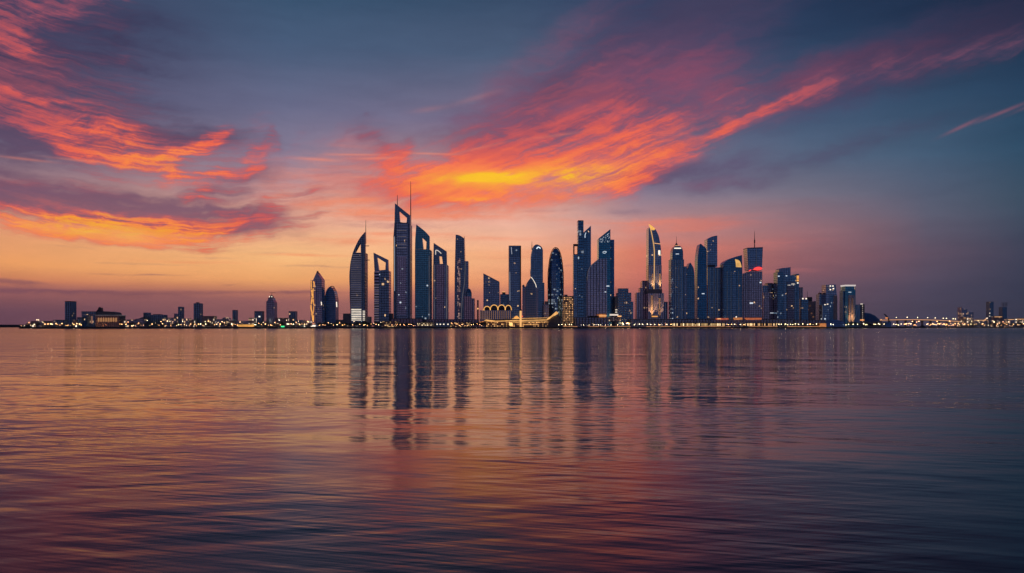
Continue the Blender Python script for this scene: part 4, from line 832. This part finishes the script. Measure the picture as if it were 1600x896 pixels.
low('pavilion','red-lit low roof below the tower with the gold roof panel','pavilion',26,[('wall',(1120.8,1138.4,497.4,500),glow('red_front',(1,0.22,0.12),0.5,0.5,0.3)),('roof',(1120.4,1138.8,496.6,497.3,-0.5,12),M_roof),('lit_window',(1121,1126,497.8,499,-0.8,-0.1),L_warm)])
low('pavilion','orange-lit terrace roof left of the red-sign tower','pavilion',26,[('wall',(1148.6,1160,496.6,500),glow('kiosk_light',(1.0,0.42,0.14),0.7,0.7,0.3)),('lamp',(1149.6,1151.2,494.6,496.4,-0.5,0.5),L_white)])
low('pavilion','amber-lit strip roof at the foot of the red-sign tower','pavilion',26,[('wall',(1167,1190,497,500),glow('amber_front',(1,0.3,0.12),0.6,0.6,0.3)),('roof',(1166.6,1190.4,496.2,496.9,-0.5,12),M_roof)])
arc_m = facade((0.2,0.14,0.1), frame=(0.10,0.08,0.06), lit=0.7, col=(1.0,0.58,0.20), col2=(1.0,0.75,0.42), glow=2.2, cw=2.6, ch=9, mull=0.3, sill=0.02, metal=0.2)
low('arcade','long low arcade glowing yellow along its front under the pinnacle tower','arcade',12,[('roof',(1051.6,1132.4,504.4,505.4,-1,9),M_roof),('lit_front',(1052,1132,505.6,509.4,0,8),arc_m),('base',(1052,1132,509.5,511,0,8),M_conc)])
low('arcade','second low arcade with broken amber lights under the dull slate block','arcade',12,[('roof',(1165.4,1215,504.4,505.4,-1,9),M_roof),('lit_front',(1165.8,1214.6,505.6,509.2,0,8),facade((0.2,0.14,0.1), frame=(0.10,0.08,0.06), lit=0.5, col=(1.0,0.46,0.14), col2=(1.0,0.66,0.32), glow=2.0, cw=2.6, ch=9, mull=0.35, sill=0.02, metal=0.2)),('base',(1165.8,1214.6,509.3,511,0,8),M_conc)])
low('kiosk','amber-lit quayside kiosk at the right end of the quay','kiosk',10,[('wall',(1281.6,1291,505.6,511,0,8),glow('kiosk_light',(1.0,0.42,0.14),0.8,0.7,0.3)),('roof',(1281,1291.6,504.8,505.5,-0.6,8.6),M_roof)])
low('restaurant','low restaurant with a strip of gold windows under the deep teal tower','restaurant',12,[('roof',(651.6,675,503.6,504.6,-1,9),M_roof),('lit_front',(652,674.6,504.8,509.4,0,8),facade((0.2,0.14,0.1), frame=(0.10,0.08,0.06), lit=0.5, col=(1.0,0.6,0.28), col2=(1.0,0.8,0.5), glow=1.8, cw=1.8, ch=2.6, mull=0.3, sill=0.2, metal=0.2)),('base',(652,674.6,509.5,511,0,8),M_conc)])
low('restaurant','low building with four white windows under the grey-blue slit tower','restaurant',14,[('wall',(680,703,504),gl)]+[('lit_window',(x,x+2,506.2,507.8,-0.7,-0.1),L_white) for x in (682,687,692.4,699)])
low('restaurant','sprawling low building dotted with gold lights under the slim tower with lit slots','restaurant',14,[('wall',(704,735,504.4),facade((0.2,0.16,0.16), frame=(0.14,0.11,0.1), lit=0.35, col=(1,0.6,0.25), glow=1.0, cw=2.4, ch=2.4)),('roof',(703.8,735.2,503.6,504.3,-0.6,12),M_roof)])
low('restaurant','low gold-speckled building under the open picture-frame tower','restaurant',14,[('wall',(597,618,502.6),facade((0.2,0.16,0.16), frame=(0.14,0.11,0.1), lit=0.35, col=(1,0.6,0.25), glow=1.0, cw=2.4, ch=2.4, seed=3)),('roof',(596.8,618.2,501.8,502.5,-0.6,12),M_roof)])
low('podium_building','dark low podium joining the feet of the tallest tower and the deep teal tower','podium',30,[('wall',(612,660,498.6),M_podium),('roof',(611.6,660.4,497.8,498.5,-0.6,16),M_roof)])
low('podium_building','dark low podium between the grey-blue slit tower and the mauve block','podium',30,[('wall',(661,748,500),M_podium),('roof',(660.8,748.4,499.2,499.9,-0.6,16),M_roof)])
t = Thing('domed_hall', 'low dark blue hall with shallow domed roof, left of the white-banded tower', 'hall', 1304, 30)
t.part('roof', facade((0.12,0.24,0.5), lit=0.0, mull=0.1), t.prism(smooth([(1289,511),(1289.4,503.6),(1294,501.2),(1302,500),(1310,500.6),(1317,502.4),(1320,505),(1320,511)],4), 0, 26)); t.part('door_light', L_cool, t.box(1297.6,1299,506.4,508.6,-0.6,-0.1)); t.part('door_light', L_cool, t.box(1301.4,1302.4,506.8,508.4,-0.6,-0.1))

# quay edge lights line
for a, b in ((880,902),(919,936),(938,985),(1010,1051),(1052,1132),(1134,1142),(1170,1215),(1230,1282)):
    t = Thing('quay_railing', {880:'short lit strip on the quay left of the slim tower with the sharp fin',919:'lit strip of quay edge below the grey quarter-round block',938:'lit strip of quay edge below the white-roofed pavilion',1010:'lit strip of quay edge below the gold-crowned tower',1052:'lit strip of quay edge below the long yellow arcade',1134:'shortest lit strip of quay edge, just right of the long yellow arcade',1170:'lit strip of quay edge below the second amber arcade',1230:'lit strip of quay edge between the second arcade and the amber kiosk'}[a], 'quay light', (a+b)/2, 1.2)
    t.part('rail', M_dark, t.box(a,b,509.9,510.2,0,0.3)); t.part('light_strip', glow('quay_strip', (1.0,0.52,0.26), 1.0, 0.6, 0.12), t.box(a,b,510.25,510.8,-0.3,0.4))

# ---------------------------------------------------------------- dome and bridge on the right
t = Thing('arena', 'dark domed arena with a ribbed shell behind the left end of the bridge', 'arena', 1370, 160)
t.part('shell', facade((0.14,0.26,0.44), frame=(0.06,0.07,0.09), lit=0.0, cw=5, mull=0.2), t.lathe([(1346,511),(1346,505),(1350,498.5),(1356,492.8),(1363,489.2),(1370,488)], 60, 32, 1.0)); t.part('rim', M_conc, t.lathe([(1345.4,511),(1345.4,502.6),(1346.4,502.6)], 60, 32, 1.0)); t.part('ribs', M_dark, t.band(smooth([(1385,491),(1389.4,495.6),(1392,500.4)]), 1.6, 8, 12)); t.part('entrance_light', L_amber, t.box(1383,1386.6,496.4,498,-2,-1)); t.part('entrance_light', L_warm, t.box(1375.4,1377.4,499,500,-2,-1))
bY = 2180
t = Thing('bridge', 'long gently humped road bridge with glowing warm parapet line, right of the domed arena', 'bridge', 1427, 0, Y=bY, gz=0.0)
dl = smooth([(1344.4,506.4),(1348,504.2),(1354,502.4),(1364,501.4),(1385,500.6),(1410,500.2),(1430,500.1),(1450,500.5),(1470,501.2),(1490,502.4),(1510,503.4),(1530,504)], 4)
t.part('deck', M_conc, t.band([(a,b+0.5) for a, b in dl], 1.5, 0, 14)); t.part('parapet_light', glow('parapet', (1.0,0.56,0.30), 1.1), t.band([(a,b-0.25) for a, b in dl], 1.1,-0.5,-0.1))
for px in range(1352, 1526, 13):
    y = min(dl, key=lambda q: abs(q[0]-px))[1]
    t.part('pier', M_conc, t.box(px-0.7,px+0.7,y+1.0,512.3,3,11))
L_lamp = glow('lamp_bulb', (1.0,0.76,0.42), 30.0); L_lampw = glow('lamp_warm_bulb', (1.0,0.54,0.26), 42.0); L_lampd = glow('lamp_dim_bulb', (1.0,0.58,0.32), 14.0)
def lamp_mesh(h, r, m, arm=0.0):
    pb = bmesh.new(); bmesh.ops.create_cone(pb, cap_ends=True, segments=6, radius1=0.16, radius2=0.09, depth=h); bmesh.ops.translate(pb, verts=pb.verts, vec=(0,0,h/2))
    if arm:
        g = bmesh.ops.create_cube(pb, size=1); bmesh.ops.scale(pb, verts=g['verts'], vec=(arm,0.12,0.12)); bmesh.ops.translate(pb, verts=g['verts'], vec=(arm/2,0,h))
    hb = bmesh.new(); bmesh.ops.create_icosphere(hb, subdivisions=1, radius=r); bmesh.ops.scale(hb, verts=hb.verts, vec=(1,1,0.8)); bmesh.ops.translate(hb, verts=hb.verts, vec=(arm,0,h+r*0.8))
    out = []
    for nm, b_, mm in (('pole', pb, M_dark), ('lamp_head', hb, m)):
        me = bpy.data.meshes.new(nm); b_.to_mesh(me); b_.free(); me.materials.append(mm); out.append((nm, me))
    return out
def put_lamp(meshes, loc, label, group, rz=0.0, s=1.0):
    o = bpy.data.objects.new('street_lamp', None); COL.objects.link(o); o.location = loc; o.rotation_euler = (0,0,rz); o.scale = (s,s,s)
    o['label'] = label; o['category'] = 'street lamp'; o['group'] = group
    for nm, me in meshes:
        c = bpy.data.objects.new(nm, me); COL.objects.link(c); c.parent = o
M_br = lamp_mesh(6.5, 0.7, L_lamp)
for px in (1360.4,1366.6,1402.4,1419.4,1436,1451.4,1463.4,1476,1481,1491.6,1495):
    y = min(dl, key=lambda q: abs(q[0]-px))[1]
    put_lamp(M_br, (X(px,bY), bY+7, Z(y,bY)), 'white lamp on a post standing on the bridge deck', 'lamps along the bridge')

# boats under the bridge
def boat(label, px, off, L, H):
    t = Thing('boat', label, 'boat', px, 0, Y=shore(px)-off, gz=0.0)
    bm_h = lambda bm: None
    def hull(bm):
        secs = []
        for i in range(9):
            u = i/8; x = (u-0.5)*L; w = 2.2*(1-abs(2*u-1)**3)+0.15; sh_ = H*(1+0.35*(2*u-1)**2)
            secs.append([bm.verts.new((x,-w,sh_)), bm.verts.new((x,-w*0.7,-0.3)), bm.verts.new((x,w*0.7,-0.3)), bm.verts.new((x,w,sh_))])
        for a, b in zip(secs, secs[1:]):
            for q in range(4): bm.faces.new((a[q], a[(q+1)%4], b[(q+1)%4], b[q]))
        bm.faces.new(secs[0]); bm.faces.new(secs[-1])
    t.part('hull', plain('dark_hull', (0.03,0.04,0.06), 0.4), hull)
    def cabin(bm):
        g = bmesh.ops.create_cube(bm, size=1); bmesh.ops.scale(bm, verts=g['verts'], vec=(L*0.5,2.6,H*0.9)); bmesh.ops.translate(bm, verts=g['verts'], vec=(-L*0.05,0,H*1.45))
        g = bmesh.ops.create_cube(bm, size=1); bmesh.ops.scale(bm, verts=g['verts'], vec=(L*0.25,2.0,H*0.6)); bmesh.ops.translate(bm, verts=g['verts'], vec=(-L*0.1,0,H*2.18))
    t.part('cabin', plain('dark_cabin', (0.06,0.07,0.10), 0.4), cabin)
    return t
boat('dark moored boat below the middle of the bridge', 1442, 14, 17, 3.0)
t = boat('small boat with a green lamp moored off the left shore', 442.5, 8, 9, 1.0)
t.part('green_lamp', glow('green_lamp', (0.05,1.0,0.3), 1.6), t.box(440,445,509.6,511.4,-3.2,-2.6))
low('boathouse','plain navy shed on the water side under the left half of the bridge','boathouse',6,[('wall',(1384,1392.6,504),facade((0.12,0.3,0.56), lit=0.0, mull=0.1)),('roof',(1383.6,1393,503.3,503.9,-0.4,14),M_roof)])

# far right
t = Thing('tower_block', 'hazy low tower with a peaked left edge at the right end of the bridge', 'tower block', 1511, 420); t.part('wall', gd, t.prism([(1502.8,511),(1502.8,480.4),(1505,482.4),(1509,484.2),(1511.4,483.6),(1511.4,487),(1516,488.4),(1521,488),(1521,511)],0,24)); t.part('roof_mast', M_dark, t.spire(1503.4,482,479,0.6,0.3,5))
t = Thing('tower_block', 'taller of the two hazy slim towers near the right edge', 'tower block', 1549.5, 430); t.part('wall', gl, t.box(1546.4,1552.6,472.4,511,0,20)); t.part('roof', M_dark, t.box(1546.2,1552.8,471.7,472.3,-0.4,20)); t.part('wall_lamp', L_white, t.box(1545.8,1547,489,490.2,-0.9,-0.1)); t.part('wall_lamp', L_white, t.box(1545.6,1547,494,494.8,-0.9,-0.1))
t = Thing('tower_block', 'shorter hazy slim tower with an open frame on its roof near the right edge', 'tower block', 1570, 440); t.part('wall', gl, t.box(1566.4,1573.4,480,511,0,20)); t.part('roof_frame', M_conc, *[t.box(1568,1575.6,y,y+0.5,2,14) for y in (473.4,475.6,478)], t.box(1568.2,1568.8,473,479.8,3,4), t.box(1572.6,1573.2,473,479.8,3,4))
rows = [('house','white-lit house at the right foot of the bridge',(1504.5,1510.4,496.8),L_warm),('house','low lit block right of the white-lit house at the bridge foot',(1511.6,1518,497.6),ge),('house','long low dark house with lit eave between bridge end and the hazy slim towers',(1523,1545,500.4),gd),
 ('apartment_block','block with bright lit corners between the two hazy slim towers',(1552.8,1567,495),ge),('house','low house with a lit roof line right of the shorter hazy tower',(1574,1586,499.2),gd),('house','low lit house at the right edge of the picture',(1587,1602,498.6),ge)]
for nm, lb, bx, m in rows:
    low(nm, lb, 'house' if nm == 'house' else 'apartment block', 60, [('wall',bx,m if m is not L_warm else ge),('roof',(bx[0]-0.2,bx[1]+0.2,bx[2]-0.6,bx[2]-0.05,-0.4,14.4),M_roof),('eave_light',(bx[0]+1,bx[1]-1.5,bx[2]+0.1,bx[2]+0.7,-0.7,-0.1),L_warm)])
t = Thing('gangway', 'slanting lit gangway left of the taller hazy slim tower', 'gangway', 1539, 40); t.part('ramp', glow('gangway_light',(1.0,0.62,0.34),0.8), t.band([(1536.6,502.4),(1542.4,497.6)],1.4,0,3)); t.part('head_lamp', L_white, t.box(1541.4,1543,496.6,498.4,-0.8,-0.1)); t.part('post', M_dark, t.box(1541.8,1542.6,498.6,511,0.5,1.5))

# ---------------------------------------------------------------- street lamps
random.seed(21)
M_w = lamp_mesh(4.6, 0.52, L_lamp); M_a = lamp_mesh(4.6, 0.55, L_lampw); M_t = lamp_mesh(9.5, 0.5, L_lampw); M_d = lamp_mesh(5.2, 0.6, L_lampd); M_h = lamp_mesh(11.5, 0.42, L_lamp)
def lamps(pxs, label, group, off=(5, 14), kinds=(0,), s=(0.8,1.1)):
    for px in pxs:
        Y = shore(px)+random.uniform(*off)
        put_lamp((M_w,M_a,M_t,M_d,M_h)[random.choice(kinds)], (X(px,Y), Y, GZ), label, group, 0.0, random.uniform(*s))
rr = lambda a, b, k: [a+(b-a)*(i+random.uniform(0.1,0.9))/k for i in range(k)]
lamps(rr(32,130,26), 'small street lamp on the low shore between the left tip and the gateway hotel', 'lamps on the left end of the shore', (5,45), (0,1,1,2,3,3,4), (0.45,1.1))
lamps(rr(186,300,34), 'small street lamp on the low shore between the gateway hotel and the broad dark tower', 'lamps right of the gateway hotel', (5,45), (0,1,2,3,3,4), (0.45,1.1))
lamps(rr(300,372,24), 'small street lamp on the low shore between the broad dark tower and the yellow pavilion', 'lamps left of the yellow pavilion', (5,45), (0,1,2,3,3,4), (0.45,1.1))
lamps(rr(395,482,24), 'small street lamp on the low shore between the yellow pavilion and the gold-lit tower', 'lamps right of the yellow pavilion', (5,45), (0,1,2,3,3,4), (0.45,1.1))
lamps(rr(498,598,24), 'small street lamp among the dark trees below the sail shaped tower', 'lamps below the sail shaped tower', (5,30), (0,1,2,3,3,4), (0.5,1.0))
lamps(rr(612,652,10), 'small street lamp among the trees below the tallest tower', 'lamps below the tallest tower', (5,25), (0,1,2,3,3), (0.5,1.0))
lamps(rr(704,756,12), 'small street lamp below the slim tower with lit slots', 'lamps below the tower with lit slots', (5,10), (1,2,3,3), (0.5,1.0))
lamps([873,878,883.5,889.6,893], 'lamp on the quay below the pale beige hotel', 'lamps below the beige hotel', (5,14), (0,), (0.8,1.1))
lamps([912,920.6,928,935.4,938.6,946,954.6,965,974,983,991], 'lamp on the quay below the wedge topped tower and the white-roofed pavilion', 'lamps on the middle quay', (5,8), (0,), (0.8,1.1))
lamps([972.6,973.8,979.4,980.6,982.4], 'orange lamp in the cluster right of the white-roofed pavilion', 'orange lamps right of the pavilion', (5,12), (1,), (1.1,1.6))
lamps([999.4,1004,1011.6,1017,1023,1029.6,1031.4,1042,1048.6], 'lamp on the quay below the gold-crowned tower', 'lamps below the gold-crowned tower', (5,10), (0,0,1), (0.9,1.2))
lamps([1138,1143,1148,1156.6,1162.6], 'lamp on the quay between the two glowing arcades', 'lamps between the arcades', (5,10), (0,0,1), (0.9,1.2))
lamps([1217,1221,1227,1230.4,1235,1238.6,1242.6,1247.4,1254.4,1262,1266,1270.6,1275.6], 'lamp on the quay between the second arcade and the amber kiosk', 'lamps on the right quay', (5,10), (0,0,0,1), (0.9,1.3))
lamps([1298,1302,1322,1326,1333,1340], 'lamp on the shore between the domed hall and the bridge', 'lamps left of the bridge', (5,10), (0,), (0.8,1.2))
lamps(rr(1346,1382,9)+rr(1394,1410,5), 'lamp on the shore under the left half of the bridge', 'lamps under the left of the bridge', (3,20), (0,), (0.8,1.5))
lamps(rr(1412,1436,12)+rr(1448,1498,30), 'warm lamp on the shore under the right half of the bridge', 'lamps under the right of the bridge', (3,45), (0,1,1,2,3,3), (0.6,1.5))
lamps(rr(1498,1600,36), 'lamp on the shore right of the bridge', 'lamps at the right end', (3,60), (0,1,2,3,3,4), (0.7,1.5))

# ---------------------------------------------------------------- trees
def leaf_material():
    m, k, b = material('leaves')
    tc = k.node('ShaderNodeTexCoord')
    f = k.noise(tc.outputs['Object'], 0.7, 3.0, 0.6)
    k.put(b.inputs['Base Color'], k.ramp(f, [(0.3,(0.035,0.05,0.025)),(0.7,(0.085,0.10,0.045))])); b.inputs['Roughness'].default_value = 0.7
    return m
M_leaf = leaf_material(); M_bark = plain('bark', (0.09,0.07,0.05), 0.9)
def tree_mesh(seed, H, W, palm=False):
    rnd = random.Random(seed)
    tb = bmesh.new(); th = H*(0.72 if palm else 0.45)
    bmesh.ops.create_cone(tb, cap_ends=True, segments=7, radius1=0.28, radius2=0.14, depth=th); bmesh.ops.translate(tb, verts=tb.verts, vec=(0,0,th/2))
    cb = bmesh.new()
    if palm:
        for i in range(16):
            a = 2*math.pi*i/16+rnd.uniform(-0.2,0.2); dr = rnd.uniform(0.1,0.7); Lf = W*rnd.uniform(0.45,0.6)
            prev = None
            for j in range(6):
                u = j/5; r = Lf*u; z = th+0.4+Lf*(0.5*u-dr*u*u*1.3); w = 0.35*(1-u)+0.06
                p = [cb.verts.new((math.cos(a)*r-math.sin(a)*w, math.sin(a)*r+math.cos(a)*w, z-0.12)), cb.verts.new((math.cos(a)*r, math.sin(a)*r, z)), cb.verts.new((math.cos(a)*r+math.sin(a)*w, math.sin(a)*r-math.cos(a)*w, z-0.12))]
                if prev: cb.faces.new((prev[0],p[0],p[1],prev[1])); cb.faces.new((prev[1],p[1],p[2],prev[2]))
                prev = p
    else:
        lobes = [(rnd.uniform(-0.3,0.3)*W, rnd.uniform(-0.3,0.3)*W, H*rnd.uniform(0.5,0.85), W*rnd.uniform(0.2,0.34)) for _ in range(7)]
        for lx_, ly_, lz_, lr in lobes:
            g = bmesh.ops.create_cone(tb, cap_ends=False, segments=5, radius1=0.12, radius2=0.04, depth=1.0)
            d = Vector((lx_,ly_,lz_-th*0.8)); q = d.to_track_quat('Z','Y').to_matrix().to_4x4()
            bmesh.ops.transform(tb, verts=g['verts'], matrix=Matrix.Translation((0,0,th*0.8)) @ q @ Matrix.Diagonal((1,1,d.length,1)) @ Matrix.Translation((0,0,0.5)))
            for _ in range(70):
                v = Vector((rnd.gauss(0,1),rnd.gauss(0,1),rnd.gauss(0,1))).normalized()*lr*rnd.uniform(0.5,1.05)
                c = Vector((lx_,ly_,lz_))+Vector((v.x,v.y,v.z*0.8)); n1 = Vector((rnd.gauss(0,1),rnd.gauss(0,1),rnd.gauss(0,1))).normalized(); n2 = n1.orthogonal().normalized(); n3 = n1.cross(n2); s_ = rnd.uniform(0.25,0.55)
                cb.faces.new([cb.verts.new(c+n2*s_*a_+n3*s_*b_*0.7) for a_, b_ in ((-1,0),(0,-1),(1,0),(0,1))])
    out = []
    for nm, b_, mm in (('trunk', tb, M_bark), ('crown', cb, M_leaf)):
        me = bpy.data.meshes.new(nm); b_.to_mesh(me); b_.free(); me.materials.append(mm); out.append((nm, me))
    return out
T_b = [tree_mesh(1,8.5,7.5), tree_mesh(2,7.0,7.5), tree_mesh(3,9.5,8.0)]; T_p = [tree_mesh(4,9,7,True), tree_mesh(5,7.5,7,True)]
def trees(pxs, label, group, off, kinds, s=(0.75,1.15)):
    for px in pxs:
        Y = shore(px)+random.uniform(*off); me = random.choice(kinds); sc = random.uniform(*s)
        o = bpy.data.objects.new('palm_tree' if kinds is T_p else 'tree', None); COL.objects.link(o); o.location = (X(px,Y),Y,GZ); o.rotation_euler = (0,0,random.uniform(0,6.28)); o.scale = (sc,sc,sc*random.uniform(0.9,1.1))
        o['label'] = label; o['category'] = 'palm tree' if kinds is T_p else 'tree'; o['group'] = group
        for nm, m_ in me:
            c = bpy.data.objects.new(nm, m_); COL.objects.link(c); c.parent = o
trees(rr(40,126,14), 'dark low tree on the shore left of the gateway hotel', 'trees left of the gateway hotel', (16,40), T_b, (0.5,0.8))
trees(rr(190,370,26), 'dark low tree on the shore between the gateway hotel and the yellow pavilion', 'trees on the left shore', (16,45), T_b, (0.55,0.9))
trees(rr(396,486,16), 'dark low tree on the shore between the yellow pavilion and the gold-lit tower', 'trees right of the yellow pavilion', (16,45), T_b, (0.6,1.0))
trees(rr(496,600,30), 'dark bushy tree in the dense belt below the sail shaped tower', 'trees below the sail shaped tower', (18,42), T_b)
trees(rr(606,652,12), 'dark bushy tree below the tallest tower', 'trees below the tallest tower', (15,28), T_b)
trees(rr(735,758,6), 'dark tree left of the long gold terminal', 'trees left of the terminal', (10,20), T_b)
trees(rr(872,1050,26), 'dark palm on the quay between the gold terminal and the long yellow arcade', 'palms on the middle quay', (9,24), T_p, (0.6,0.9))
trees(rr(1134,1164,6), 'dark palm on the quay between the two arcades', 'palms between the arcades', (9,24), T_p, (0.6,0.9))
trees(rr(1218,1282,14), 'dark tree on the quay between the second arcade and the amber kiosk', 'trees on the right quay', (10,24), T_b, (0.7,1.0))
trees(rr(1320,1384,14), 'dark tree on the shore around the left end of the bridge', 'trees left of the bridge', (10,40), T_b, (0.8,1.2))
trees(rr(1500,1600,18), 'dark tree on the shore right of the bridge', 'trees at the right end', (16,55), T_b, (0.8,1.3))

# ---------------------------------------------------------------- the dusk air
bm = bmesh.new(); bmesh.ops.create_cube(bm, size=1.0)
bmesh.ops.scale(bm, verts=bm.verts, vec=(25600, 15800, 326)); bmesh.ops.translate(bm, verts=bm.verts, vec=(0, 4700, 159))
hm = bpy.data.materials.new('evening_haze'); hm.use_nodes = True; hm.node_tree.nodes.clear()
hk = NT(hm.node_tree); ho = hk.node('ShaderNodeOutputMaterial'); hv = hk.node('ShaderNodeVolumePrincipled')
hv.inputs['Color'].default_value = (0.95, 0.95, 0.98, 1); hv.inputs['Density'].default_value = 0.00003
hm.node_tree.links.new(hv.outputs[0], ho.inputs['Volume'])
mesh_obj('haze', bm, hm)['kind'] = 'stuff'
